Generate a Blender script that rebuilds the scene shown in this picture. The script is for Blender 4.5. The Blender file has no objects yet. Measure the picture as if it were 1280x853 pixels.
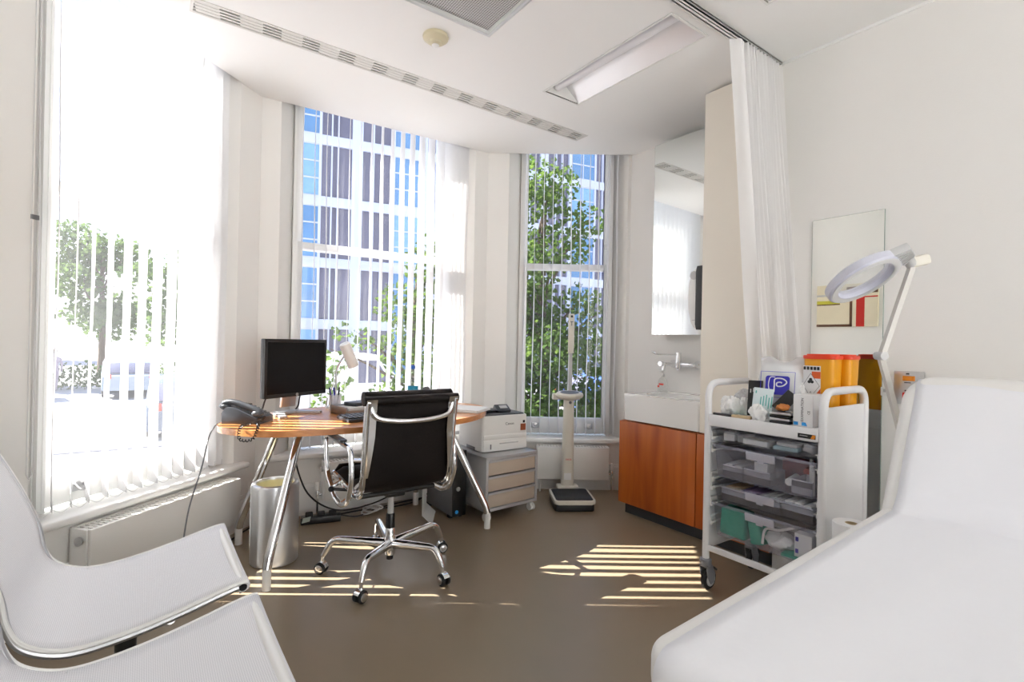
import bpy, bmesh, math, random
from mathutils import Vector, Matrix
PI = math.pi
R = math.radians
SC = bpy.context.scene
COL = SC.collection
random.seed(7)

EXPOSURE = 0.33
SUN = 22.0
SKY = 1.35
FILLWIN = (-.36, 3.06, .10, 2.60)  # unseen back-wall opening added for fill light
BACKANG = 61
# ------------------------------------------------------------------ materials
def lin(c):
    return tuple((x / 12.92 if x <= 0.04045 else ((x + 0.055) / 1.055) ** 2.4) for x in c)
def rgb(r, g, b):
    return lin((r / 255, g / 255, b / 255))

def newmat(name):
    m = bpy.data.materials.new(name)
    m.use_nodes = True
    nt = m.node_tree
    nt.nodes.clear()
    out = nt.nodes.new('ShaderNodeOutputMaterial')
    return m, nt, out

def N(nt, typ, **kw):
    n = nt.nodes.new(typ)
    for k, v in kw.items():
        if k in n.inputs.keys() if isinstance(k, str) else False:
            n.inputs[k].default_value = v
        else:
            setattr(n, k, v)
    return n

def mat(name, c, rough=0.5, metal=0.0, var=0.04, scale=12.0, bump=0.0, bscale=80.0, spec=0.5, coat=0.0, trans=0.0, sss=0.0):
    """Principled surface whose colour wanders a little with a noise."""
    m, nt, out = newmat(name)
    p = nt.nodes.new('ShaderNodeBsdfPrincipled')
    tc = nt.nodes.new('ShaderNodeTexCoord')
    nz = nt.nodes.new('ShaderNodeTexNoise')
    nz.inputs['Scale'].default_value = scale
    nz.inputs['Detail'].default_value = 4
    mx = nt.nodes.new('ShaderNodeMix')
    mx.data_type = 'RGBA'
    mx.inputs[6].default_value = (*[max(0, x * (1 - var)) for x in c], 1)
    mx.inputs[7].default_value = (*[min(1, x * (1 + var)) for x in c], 1)
    nt.links.new(tc.outputs['Object'], nz.inputs['Vector'])
    nt.links.new(nz.outputs['Fac'], mx.inputs[0])
    nt.links.new(mx.outputs[2], p.inputs['Base Color'])
    p.inputs['Roughness'].default_value = rough
    p.inputs['Metallic'].default_value = metal
    p.inputs['Specular IOR Level'].default_value = spec
    p.inputs['Coat Weight'].default_value = coat
    if trans: p.inputs['Transmission Weight'].default_value = trans
    if bump:
        n2 = nt.nodes.new('ShaderNodeTexNoise')
        n2.inputs['Scale'].default_value = bscale
        n2.inputs['Detail'].default_value = 3
        b = nt.nodes.new('ShaderNodeBump')
        b.inputs['Strength'].default_value = bump
        b.inputs['Distance'].default_value = 0.01
        nt.links.new(tc.outputs['Object'], n2.inputs['Vector'])
        nt.links.new(n2.outputs['Fac'], b.inputs['Height'])
        nt.links.new(b.outputs['Normal'], p.inputs['Normal'])
    nt.links.new(p.outputs[0], out.inputs[0])
    return m

def wood(name, c1, c2, scale=(30, 30, 1.2), rough=0.4, coat=0.0, coord='Object'):
    m, nt, out = newmat(name)
    p = nt.nodes.new('ShaderNodeBsdfPrincipled')
    tc = nt.nodes.new('ShaderNodeTexCoord')
    mp = nt.nodes.new('ShaderNodeMapping')
    mp.inputs['Scale'].default_value = scale
    nz = nt.nodes.new('ShaderNodeTexNoise')
    nz.inputs['Scale'].default_value = 1.0
    nz.inputs['Detail'].default_value = 6
    nz.inputs['Distortion'].default_value = 0.6
    cr = nt.nodes.new('ShaderNodeValToRGB')
    cr.color_ramp.elements[0].position = 0.3
    cr.color_ramp.elements[0].color = (*c1, 1)
    cr.color_ramp.elements[1].position = 0.72
    cr.color_ramp.elements[1].color = (*c2, 1)
    nt.links.new(tc.outputs[coord], mp.inputs[0])
    nt.links.new(mp.outputs[0], nz.inputs['Vector'])
    nt.links.new(nz.outputs['Fac'], cr.inputs[0])
    nt.links.new(cr.outputs[0], p.inputs['Base Color'])
    p.inputs['Roughness'].default_value = rough
    p.inputs['Coat Weight'].default_value = coat
    p.inputs['Coat Roughness'].default_value = 0.15
    nt.links.new(p.outputs[0], out.inputs[0])
    return m

def glass(name, tint=(1, 1, 1), veil=0.0, rough=0.0, refl=1.0, veilcol=(.95, .97, 1)):
    """Thin glazing: clear, with a Fresnel reflection and (veil) a pale scattering share for painted-in haze or milky plastic."""
    m, nt, out = newmat(name)
    t = nt.nodes.new('ShaderNodeBsdfTransparent')
    t.inputs[0].default_value = (*tint, 1)
    g = nt.nodes.new('ShaderNodeBsdfGlossy')
    g.inputs['Roughness'].default_value = rough
    fr = nt.nodes.new('ShaderNodeFresnel')
    ge = nt.nodes.new('ShaderNodeNewGeometry')
    io = nt.nodes.new('ShaderNodeMapRange')     # the same index seen from either side of the sheet
    io.inputs[3].default_value = 1.45
    io.inputs[4].default_value = 1 / 1.45
    nt.links.new(ge.outputs['Backfacing'], io.inputs[0])
    nt.links.new(io.outputs[0], fr.inputs[0])
    mu = nt.nodes.new('ShaderNodeMath')
    mu.operation = 'MULTIPLY'
    mu.inputs[1].default_value = refl
    nt.links.new(fr.outputs[0], mu.inputs[0])
    mx = nt.nodes.new('ShaderNodeMixShader')
    nt.links.new(mu.outputs[0], mx.inputs[0])
    nt.links.new(t.outputs[0], mx.inputs[1])
    nt.links.new(g.outputs[0], mx.inputs[2])
    last = mx
    if veil:
        d = nt.nodes.new('ShaderNodeBsdfTranslucent')
        d.inputs[0].default_value = (*veilcol, 1)
        d2 = nt.nodes.new('ShaderNodeBsdfDiffuse')
        d2.inputs[0].default_value = (*veilcol, 1)
        a = nt.nodes.new('ShaderNodeMixShader')
        nt.links.new(d.outputs[0], a.inputs[1])
        nt.links.new(d2.outputs[0], a.inputs[2])
        tc = nt.nodes.new('ShaderNodeTexCoord')
        nz = nt.nodes.new('ShaderNodeTexNoise')
        nz.inputs['Scale'].default_value = 3.0
        ma = nt.nodes.new('ShaderNodeMath')
        ma.operation = 'MULTIPLY'
        ma.inputs[1].default_value = veil * 2
        nt.links.new(tc.outputs['Object'], nz.inputs['Vector'])
        nt.links.new(nz.outputs['Fac'], ma.inputs[0])
        b = nt.nodes.new('ShaderNodeMixShader')
        nt.links.new(ma.outputs[0], b.inputs[0])
        nt.links.new(mx.outputs[0], b.inputs[1])
        nt.links.new(a.outputs[0], b.inputs[2])
        last = b
    nt.links.new(last.outputs[0], out.inputs[0])
    return m

def cloth(name, c, transl=0.35, var=0.03, scale=20, bump=0.0, bscale=300, tcol=None):
    """Thin fabric or leaf: diffuse + light coming through."""
    m, nt, out = newmat(name)
    tc = nt.nodes.new('ShaderNodeTexCoord')
    nz = nt.nodes.new('ShaderNodeTexNoise')
    nz.inputs['Scale'].default_value = scale
    mx = nt.nodes.new('ShaderNodeMix')
    mx.data_type = 'RGBA'
    mx.inputs[6].default_value = (*[x * (1 - var) for x in c], 1)
    mx.inputs[7].default_value = (*[min(1, x * (1 + var)) for x in c], 1)
    nt.links.new(tc.outputs['Object'], nz.inputs['Vector'])
    nt.links.new(nz.outputs['Fac'], mx.inputs[0])
    d = nt.nodes.new('ShaderNodeBsdfDiffuse')
    t = nt.nodes.new('ShaderNodeBsdfTranslucent')
    s = nt.nodes.new('ShaderNodeMixShader')
    s.inputs[0].default_value = transl
    nt.links.new(mx.outputs[2], d.inputs[0])
    if tcol: t.inputs[0].default_value = (*tcol, 1)
    else: nt.links.new(mx.outputs[2], t.inputs[0])
    if bump:
        b = nt.nodes.new('ShaderNodeBump')
        b.inputs['Strength'].default_value = bump
        b.inputs['Distance'].default_value = 0.004
        n2 = nt.nodes.new('ShaderNodeTexNoise')
        n2.inputs['Scale'].default_value = bscale
        nt.links.new(tc.outputs['Object'], n2.inputs['Vector'])
        nt.links.new(n2.outputs['Fac'], b.inputs['Height'])
        nt.links.new(b.outputs[0], d.inputs['Normal'])
    nt.links.new(d.outputs[0], s.inputs[1])
    nt.links.new(t.outputs[0], s.inputs[2])
    nt.links.new(s.outputs[0], out.inputs[0])
    return m

def mesh_fabric(name, c, c2, scale=260):
    """Woven netting of small holes seen as a fine grid."""
    m, nt, out = newmat(name)
    p = nt.nodes.new('ShaderNodeBsdfPrincipled')
    tc = nt.nodes.new('ShaderNodeTexCoord')
    br = nt.nodes.new('ShaderNodeTexBrick')
    br.offset = 0.5
    br.inputs['Color1'].default_value = (*c2, 1)
    br.inputs['Color2'].default_value = (*c2, 1)
    br.inputs['Mortar'].default_value = (*c, 1)
    br.inputs['Scale'].default_value = scale
    br.inputs['Mortar Size'].default_value = 0.16
    br.inputs['Mortar Smooth'].default_value = 0.4
    br.inputs['Brick Width'].default_value = 1.0
    br.inputs['Row Height'].default_value = 1.0
    bp = nt.nodes.new('ShaderNodeBump')
    bp.inputs['Strength'].default_value = 0.3
    bp.inputs['Distance'].default_value = 0.002
    nt.links.new(tc.outputs['UV'], br.inputs['Vector'])
    nt.links.new(br.outputs['Color'], p.inputs['Base Color'])
    nt.links.new(br.outputs['Fac'], bp.inputs['Height'])
    nt.links.new(bp.outputs[0], p.inputs['Normal'])
    p.inputs['Roughness'].default_value = 0.65
    nt.links.new(p.outputs[0], out.inputs[0])
    return m

WHITE = (.86, .855, .84)
M = {}
M['wall'] = mat('wall paint', (.855, .846, .822), .6, var=.012, scale=3, bump=.05, bscale=180, spec=.3)
M['ceiling'] = mat('ceiling paint', (.895, .897, .885), .7, var=.01, scale=2, spec=.2)
M['gloss'] = mat('white gloss paint', (.86, .86, .845), .3, var=.01, scale=4)
M['radiator'] = mat('radiator enamel', (.80, .79, .76), .35, var=.01)
M['column'] = mat('beige panel', rgb(237, 231, 219), .55, var=.015, scale=4)
M['slat'] = cloth('blind fabric', (.88, .88, .885), .36, var=.02, scale=40)
M['weight'] = mat('blind weight', (.68, .68, .68), .5)
M['floor'] = None
M['chrome'] = mat('chrome', (.86, .87, .89), .07, 1.0, var=.01)
M['steel'] = mat('brushed steel', (.62, .62, .63), .3, 1.0, var=.05, scale=60)
M['alum'] = mat('silver metal', (.55, .56, .58), .35, .9, var=.03)
M['silver'] = mat('silver lacquer', (.52, .53, .55), .4, .35, var=.03)
M['leather'] = mat('dark brown leather', (.007, .0045, .004), .55, var=.3, scale=20, bump=.12, bscale=90, spec=.22)
M['black'] = mat('black plastic', (.012, .012, .013), .35, var=.1)
M['blackm'] = mat('black rubber', (.014, .014, .015), .7, var=.1)
M['grey'] = mat('grey plastic', (.16, .165, .175), .45, var=.05)
M['lgrey'] = mat('light grey plastic', (.52, .52, .52), .45, var=.03)
M['dgrey'] = mat('slate plastic', (.045, .05, .06), .35, var=.08)
M['whitep'] = mat('white plastic', (.82, .82, .80), .35, var=.012)
M['cream'] = mat('cream plastic', (.72, .69, .61), .4, var=.015)
M['screen'] = mat('dark screen', (.004, .004, .005), .18, var=.1, spec=.25)
M['desk'] = wood('beech veneer', rgb(196, 122, 66), rgb(226, 160, 100), (2.2, 34, 34), .32, .35)
M['cabinet'] = wood('orange cherry veneer', rgb(150, 66, 14), rgb(196, 104, 34), (30, 9, .9), .38, .15)
M['ceramic'] = mat('white ceramic', (.88, .88, .87), .08, var=.005, coat=.5)
M['mirror'] = mat('mirror silvering', (.90, .93, .91), .01, 1.0, var=.003)
M['glassedge'] = mat('mirror edge', (.35, .45, .42), .15, .3)
M['glass'] = glass('window glass', veil=.02)
M['glass_sun'] = glass('hazy window glass', veil=.04)  # veil puts the sunlit glare haze into the pane itself
M['frost'] = mat('frosted plastic', (.68, .68, .74), .4, var=.03)
M['clear'] = glass('clear plastic', (.90, .91, .94), veil=.06, rough=.08, refl=.9)
M['clearer'] = glass('clear acrylic', (.97, .97, .97), veil=.16, rough=.05, refl=.5)
M['polybag'] = glass('polythene', (.98, .98, .98), veil=.46, rough=.15, refl=1.5)
M['smoke'] = glass('smoky tray plastic', (.94, .94, .97), veil=.20, rough=.15, refl=.8, veilcol=(.76, .76, .86))
M['vinyl'] = mat('white vinyl upholstery', (.83, .82, .80), .45, var=.012, scale=5, bump=.05, bscale=14)
M['sheet'] = mat('white couch sheet', (.85, .855, .89), .75, var=.01, scale=6, bump=.35, bscale=9, spec=.2)
M['curtain'] = cloth('white curtain', (.89, .885, .88), .38, var=.015, scale=8)
M['frame_white'] = mat('white powder coat', (.80, .80, .815), .35, var=.01)
M['castor'] = mat('grey castor', (.22, .23, .25), .45, var=.05)
M['yellow'] = mat('yellow bin plastic', (.82, .36, .004), .35, var=.06, trans=.0)
M['redlid'] = mat('red lid', (.80, .055, .012), .35)
M['red'] = mat('red print', (.70, .04, .02), .4)
M['orange'] = mat('orange print', (.75, .12, .02), .4)
M['amber'] = mat('amber switch', (.75, .25, .02), .25)
M['paper'] = mat('paper', (.82, .82, .82), .7, var=.02)
M['ink'] = mat('black ink', (.02, .02, .022), .6)
M['blue'] = mat('royal blue print', (.03, .025, .40), .45, var=.1)
M['cyan'] = mat('cyan print', (.02, .30, .70), .45)
M['bluelabel'] = mat('turquoise label', (.01, .30, .50), .4)
M['bluecap'] = mat('blue cap', (.01, .12, .50), .35)
M['purple'] = mat('purple plastic', (.06, .03, .22), .4)
M['green'] = mat('green cloth pack', (.03, .33, .22), .7, var=.25, scale=40, bump=.4, bscale=40)
M['tan'] = mat('tan card', (.55, .42, .25), .6, var=.15, scale=60)
M['teal'] = mat('teal print', (.10, .45, .40), .5)
M['cotton'] = mat('cotton wool', (.88, .88, .87), .9, var=.03, scale=40, bump=.6, bscale=60)
M['gap'] = mat('dark recess', (.03, .03, .03), .9)
M['plinth'] = mat('dark plinth', (.035, .04, .047), .5)
M['reflector'] = mat('lamp reflector', (.84, .84, .86), .25, .2, var=.01)
M['tube'] = mat('lamp tube', (.80, .80, .82), .3)
M['cutlery'] = mat('bag lining', (.66, .62, .42), .7)
M['net'] = mesh_fabric('white netting', (.87, .87, .89), (.68, .68, .71), 230)

# ------------------------------------------------------------------ geometry
class B:
    """Collects pieces of one mesh."""
    def __init__(s):
        s.bm = bmesh.new()
        s.uv = None
    def box(s, c, d, rz=0, rx=0, ry=0, bev=0, seg=2):
        t = bmesh.new()
        bmesh.ops.create_cube(t, size=1)
        bmesh.ops.scale(t, vec=d, verts=t.verts)
        if bev:
            bmesh.ops.bevel(t, geom=list(t.edges), offset=min(bev, min(d) * .48), segments=seg, profile=.5, affect='EDGES')
        m = Matrix.Translation(c) @ Matrix.Rotation(rz, 4, 'Z') @ Matrix.Rotation(ry, 4, 'Y') @ Matrix.Rotation(rx, 4, 'X')
        return s._add(t, m)
    def _add(s, t, m=None):
        if m: bmesh.ops.transform(t, matrix=m, verts=t.verts)
        mp = {v: s.bm.verts.new(v.co) for v in t.verts}
        for f in t.faces:
            try: s.bm.faces.new([mp[v] for v in f.verts])
            except ValueError: pass
        t.free()
        return s
    def span(s, x0, x1, y0, y1, z0, z1, bev=0, seg=2):
        return s.box(((x0 + x1) / 2, (y0 + y1) / 2, (z0 + z1) / 2), (abs(x1 - x0), abs(y1 - y0), abs(z1 - z0)), bev=bev, seg=seg)
    def tube(s, pts, r, n=8, closed=False, flat=1.0):
        pts = [Vector(p) for p in pts]
        L = len(pts)
        rr = r if isinstance(r, (list, tuple)) else [r] * L
        rings = []
        tans = []
        for i in range(L):
            a = pts[i - 1] if (i > 0 or closed) else pts[i]
            b = pts[(i + 1) % L] if (i < L - 1 or closed) else pts[i]
            t = (b - a)
            tans.append(t.normalized() if t.length > 1e-9 else Vector((0, 0, 1)))
        up = Vector((0, 0, 1)) if abs(tans[0].z) < .9 else Vector((1, 0, 0))
        nrm = (up - tans[0] * up.dot(tans[0])).normalized()
        for i in range(L):
            t = tans[i]
            nrm = nrm - t * nrm.dot(t)
            if nrm.length < 1e-6:
                nrm = t.orthogonal()
            nrm.normalize()
            bn = t.cross(nrm)
            rings.append([s.bm.verts.new(pts[i] + (nrm * math.cos(2 * PI * k / n) * flat + bn * math.sin(2 * PI * k / n)) * rr[i]) for k in range(n)])
        for i in range(L if closed else L - 1):
            a, b = rings[i], rings[(i + 1) % L]
            for k in range(n):
                s.bm.faces.new((a[k], a[(k + 1) % n], b[(k + 1) % n], b[k]))
        if not closed:
            s.bm.faces.new(list(reversed(rings[0])))
            s.bm.faces.new(rings[-1])
        return s
    def lathe(s, prof, n=24, m=None):
        m = m or Matrix.Identity(4)
        rings = []
        for r, z in prof:
            if r < 1e-6:
                rings.append([s.bm.verts.new(m @ Vector((0, 0, z)))])
            else:
                rings.append([s.bm.verts.new(m @ Vector((r * math.cos(2 * PI * k / n), r * math.sin(2 * PI * k / n), z))) for k in range(n)])
        for a, b in zip(rings, rings[1:]):
            for k in range(n):
                f = [a[k % len(a)], a[(k + 1) % len(a)], b[(k + 1) % len(b)], b[k % len(b)]]
                u = []
                for v in f:
                    if v not in u: u.append(v)
                if len(u) > 2:
                    try: s.bm.faces.new(u)
                    except ValueError: pass
        return s
    def prism(s, poly, z0, z1, m=None, bev=0, seg=2):
        t = bmesh.new()
        a = [t.verts.new((x, y, z0)) for x, y in poly]
        b = [t.verts.new((x, y, z1)) for x, y in poly]
        n = len(poly)
        t.faces.new(list(reversed(a)))
        t.faces.new(b)
        for i in range(n):
            t.faces.new((a[i], a[(i + 1) % n], b[(i + 1) % n], b[i]))
        if bev:
            es = [e for e in t.edges if abs(e.verts[0].co.z - e.verts[1].co.z) < 1e-7]
            bmesh.ops.bevel(t, geom=es, offset=bev, segments=seg, profile=.5, affect='EDGES')
        return s._add(t, m)
    def pillow(s, w, d, r, z0, z1, bev, m=None, cx=0, cy=0, seg=6):
        t = bmesh.new()
        rings = []
        lay = [(bev * (1 - math.sin(PI / 2 * k / seg)), z0 + bev * (1 - math.cos(PI / 2 * k / seg))) for k in range(seg + 1)]
        lay += [(bev * (1 - math.cos(PI / 2 * k / seg)), z1 - bev * (1 - math.sin(PI / 2 * k / seg))) for k in range(seg + 1)]
        for ins, z in lay:
            rings.append([t.verts.new((x, y, z)) for x, y in rrect(w - 2 * ins, d - 2 * ins, max(.006, r - ins), 8, cx, cy)])
        n = len(rings[0])
        for a, b in zip(rings, rings[1:]):
            for k in range(n): t.faces.new((a[k], a[(k + 1) % n], b[(k + 1) % n], b[k]))
        t.faces.new(list(reversed(rings[0])))
        t.faces.new(rings[-1])
        return s._add(t, m)
    def grid(s, fn, nu, nv, closed_u=False):
        vs = [[s.bm.verts.new(fn(i / nu, j / nv)) for j in range(nv + 1)] for i in range(nu + (0 if closed_u else 1))]
        K = len(vs)
        for i in range(nu):
            for j in range(nv):
                s.bm.faces.new((vs[i][j], vs[(i + 1) % K][j], vs[(i + 1) % K][j + 1], vs[i][j + 1]))
        return s
    def quad(s, *p):
        s.bm.faces.new([s.bm.verts.new(q) for q in p])
        return s
    def ball(s, c, r, u=12, v=8, sc=(1, 1, 1)):
        t = bmesh.new()
        bmesh.ops.create_uvsphere(t, u_segments=u, v_segments=v, radius=r)
        return s._add(t, Matrix.Translation(c) @ Matrix.Diagonal((*sc, 1)))
    def mesh(s, name, angle=38):
        bmesh.ops.remove_doubles(s.bm, verts=s.bm.verts, dist=1e-6)
        bmesh.ops.recalc_face_normals(s.bm, faces=s.bm.faces)
        me = bpy.data.meshes.new(name)
        ca = R(angle)
        for f in s.bm.faces: f.smooth = True
        for e in s.bm.edges:
            if len(e.link_faces) == 2:
                try: e.smooth = e.calc_face_angle() < ca
                except ValueError: e.smooth = False
        s.bm.to_mesh(me)
        s.bm.free()
        return me
    def build(s, name, material, parent=None, angle=38, loc=None, rotz=None):
        me = s.mesh(name, angle)
        o = bpy.data.objects.new(name, me)
        me.materials.append(material)
        COL.objects.link(o)
        if parent: o.parent = parent
        if loc: o.location = loc
        if rotz is not None: o.rotation_euler = (0, 0, rotz)
        return o

def fillet(pts, r, n=6, closed=False):
    """Polyline with rounded corners."""
    P = [Vector(p) for p in pts]
    out = []
    L = len(P)
    for i in range(L):
        if not closed and i in (0, L - 1):
            out.append(P[i]); continue
        a, b, c = P[i - 1], P[i], P[(i + 1) % L]
        u, w = (a - b), (c - b)
        d = min(r, u.length * .49, w.length * .49)
        p0, p1 = b + u.normalized() * d, b + w.normalized() * d
        for k in range(n + 1):
            t = k / n
            out.append(p0 * (1 - t) ** 2 + b * 2 * t * (1 - t) + p1 * t * t)
    return out

def spline(pts, n=8, closed=False):
    P = [Vector(p) for p in pts]
    L = len(P)
    out = []
    for i in range(L if closed else L - 1):
        p0 = P[i - 1] if (i > 0 or closed) else P[i]
        p1, p2 = P[i], P[(i + 1) % L]
        p3 = P[(i + 2) % L] if (i + 2 < L or closed) else P[(i + 1) % L]
        for k in range(n):
            t = k / n
            out.append(.5 * ((2 * p1) + (p2 - p0) * t + (2 * p0 - 5 * p1 + 4 * p2 - p3) * t * t + (3 * p1 - p0 - 3 * p2 + p3) * t ** 3))
    if not closed: out.append(P[-1])
    return out

def rrect(w, d, r, n=5, cx=0, cy=0):
    pts = []
    for (sx, sy, a0) in ((1, 1, 0), (-1, 1, 90), (-1, -1, 180), (1, -1, 270)):
        for k in range(n + 1):
            a = R(a0 + 90 * k / n)
            pts.append((cx + sx * (w / 2 - r) + r * math.cos(a), cy + sy * (d / 2 - r) + r * math.sin(a)))
    return pts

def thing(name, label, cat, loc=(0, 0, 0), rotz=0, group=None, kind=None):
    o = bpy.data.objects.new(name, None)
    o.empty_display_size = .1
    COL.objects.link(o)
    o.location = loc
    o.rotation_euler = (0, 0, rotz)
    o['label'] = label
    o['category'] = cat
    if group: o['group'] = group
    if kind: o['kind'] = kind
    return o
def tag(o, label, cat, group=None, kind=None):
    o['label'] = label
    o['category'] = cat
    if group: o['group'] = group
    if kind: o['kind'] = kind
    return o
def struct(o):
    o['kind'] = 'structure'
    return o
def kids(o):
    return [c for c in bpy.data.objects if c.parent == o]
def dup(o, loc=None, rotz=None, label=None, group=None, parent=None):
    src = list(bpy.data.objects)
    def rec(q, par):
        c = q.copy()
        COL.objects.link(c)
        c.parent = par
        for ch in src:
            if ch.parent == q: rec(ch, c)
        return c
    c = rec(o, parent)
    if loc is not None: c.location = loc
    if rotz is not None: c.rotation_euler = (0, 0, rotz)
    if label: c['label'] = label
    if group: c['group'] = group
    return c

def outline_mesh(name, outer, holes, thick):
    """A flat slab with holes, its top at z=0 and its underside at -thick."""
    cu = bpy.data.curves.new(name, 'CURVE')
    cu.dimensions = '2D'
    cu.fill_mode = 'BOTH'
    cu.extrude = thick / 2
    for poly in [outer] + list(holes):
        sp = cu.splines.new('POLY')
        sp.points.add(len(poly) - 1)
        for p, (x, y) in zip(sp.points, poly): p.co = (x, y, 0, 1)
        sp.use_cyclic_u = True
    ob = bpy.data.objects.new(name, cu)
    COL.objects.link(ob)
    dg = bpy.context.evaluated_depsgraph_get()
    me = bpy.data.meshes.new_from_object(ob.evaluated_get(dg))
    bpy.data.objects.remove(ob)
    bpy.data.curves.remove(cu)
    me.transform(Matrix.Translation((0, 0, -thick / 2)))
    return me

def text_mesh(name, s, size, material, parent, mtx, thick=.0003, align='CENTER', shear=0):
    cu = bpy.data.curves.new(name, 'FONT')
    cu.body = s
    cu.size = size
    cu.extrude = thick
    cu.align_x = align
    cu.align_y = 'CENTER'
    cu.shear = shear
    cu.resolution_u = 3
    ob = bpy.data.objects.new(name, cu)
    COL.objects.link(ob)
    dg = bpy.context.evaluated_depsgraph_get()
    me = bpy.data.meshes.new_from_object(ob.evaluated_get(dg))
    bpy.data.objects.remove(ob)
    bpy.data.curves.remove(cu)
    me.materials.clear()
    me.materials.append(material)
    o = bpy.data.objects.new(name, me)
    COL.objects.link(o)
    o.parent = parent
    o.matrix_local = mtx
    return o

def face_mtx(loc, xdir, ydir):
    x = Vector(xdir).normalized()
    y = Vector(ydir).normalized()
    z = x.cross(y)
    m = Matrix((x, y, z)).transposed().to_4x4()
    m.translation = Vector(loc)
    return m
# ------------------------------------------------------------------ camera, sun, sky
CAMZ = 1.17
ZC = 2.69
cam = bpy.data.cameras.new('camera')
cam.sensor_width = 36
cam.lens = 636.0 * 36 / 1280
cam.clip_start = .05
co = bpy.data.objects.new('camera', cam)
COL.objects.link(co)
yaw, pitch, roll = R(35.83), R(.136), R(1.137)
fwd = Vector((math.sin(yaw) * math.cos(pitch), math.cos(yaw) * math.cos(pitch), math.sin(pitch)))
rt = Vector((math.cos(yaw), -math.sin(yaw), 0))
up = rt.cross(fwd)
r2 = rt * math.cos(roll) + up * math.sin(roll)
u2 = r2.cross(fwd)
mm = Matrix((r2, u2, -fwd)).transposed().to_4x4()
mm.translation = (0, 0, CAMZ)
co.matrix_world = mm
SC.camera = co
SC.view_settings.view_transform = 'Standard'
SC.view_settings.look = 'None'
SC.view_settings.gamma = 1
SC.view_settings.exposure = EXPOSURE
SC.view_settings.use_curve_mapping = False
SC.cycles.use_denoising = True
SC.cycles.max_bounces = 14
SC.cycles.diffuse_bounces = 8
SC.cycles.glossy_bounces = 5
SC.cycles.transmission_bounces = 8
SC.cycles.transparent_max_bounces = 80
SC.cycles.sample_clamp_indirect = 6
SC.cycles.caustics_reflective = False
SC.cycles.caustics_refractive = False

sun = bpy.data.lights.new('sun', 'SUN')
sun.energy = SUN
sun.angle = R(.25)
sun.color = (1, .965, .90)
so = bpy.data.objects.new('sun', sun)
COL.objects.link(so)
el = R(43.5)
az = R(-34.7)
d = Vector((math.cos(az) * math.cos(el), math.sin(az) * math.cos(el), -math.sin(el)))
so.rotation_euler = d.to_track_quat('-Z', 'Y').to_euler()
so.location = (-4, 6, 6)

w = bpy.data.worlds.new('sky')
SC.world = w
w.use_nodes = True
nt = w.node_tree
nt.nodes.clear()
wo = nt.nodes.new('ShaderNodeOutputWorld')
bg = nt.nodes.new('ShaderNodeBackground')
tc = nt.nodes.new('ShaderNodeTexCoord')
sep = nt.nodes.new('ShaderNodeSeparateXYZ')
nt.links.new(tc.outputs['Generated'], sep.inputs[0])
cr = nt.nodes.new('ShaderNodeValToRGB')
e = cr.color_ramp.elements
e[0].position = 0.0; e[0].color = (.92, .95, 1, 1)
e[1].position = .7; e[1].color = (.26, .50, 1, 1)
nt.links.new(sep.outputs[2], cr.inputs[0])
nz = nt.nodes.new('ShaderNodeTexNoise')
nz.inputs['Scale'].default_value = 2.6
nz.inputs['Detail'].default_value = 6
nt.links.new(tc.outputs['Generated'], nz.inputs['Vector'])
c2 = nt.nodes.new('ShaderNodeValToRGB')
c2.color_ramp.elements[0].position = .46
c2.color_ramp.elements[1].position = .62
nt.links.new(nz.outputs['Fac'], c2.inputs[0])
mx = nt.nodes.new('ShaderNodeMix'); mx.data_type = 'RGBA'
nt.links.new(c2.outputs[0], mx.inputs[0])
nt.links.new(cr.outputs[0], mx.inputs[6])
mx.inputs[7].default_value = (1, 1, 1, 1)
nt.links.new(mx.outputs[2], bg.inputs[0])
bg.inputs[1].default_value = SKY
nt.links.new(bg.outputs[0], wo.inputs[0])

# ------------------------------------------------------------------ floor, ceiling, walls
def floor_mat():
    m, nt, out = newmat('floor vinyl')
    p = nt.nodes.new('ShaderNodeBsdfPrincipled')
    tc = nt.nodes.new('ShaderNodeTexCoord')
    a = nt.nodes.new('ShaderNodeTexNoise'); a.inputs['Scale'].default_value = 2.2; a.inputs['Detail'].default_value = 4
    cr = nt.nodes.new('ShaderNodeValToRGB')
    cr.color_ramp.elements[0].position = .1; cr.color_ramp.elements[0].color = (*rgb(128, 116, 95), 1)
    cr.color_ramp.elements[1].position = .9; cr.color_ramp.elements[1].color = (*rgb(143, 125, 105), 1)
    nt.links.new(tc.outputs['Object'], a.inputs['Vector'])
    nt.links.new(a.outputs['Fac'], cr.inputs[0])
    nt.links.new(cr.outputs[0], p.inputs['Base Color'])
    b = nt.nodes.new('ShaderNodeTexNoise'); b.inputs['Scale'].default_value = 7
    mr = nt.nodes.new('ShaderNodeMapRange'); mr.inputs[3].default_value = .24; mr.inputs[4].default_value = .36
    nt.links.new(tc.outputs['Object'], b.inputs['Vector'])
    nt.links.new(b.outputs['Fac'], mr.inputs[0])
    p.inputs['Roughness'].default_value = .3
    p.inputs['Specular IOR Level'].default_value = .45
    nt.links.new(p.outputs[0], out.inputs[0])
    return m
M['floor'] = floor_mat()

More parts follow.
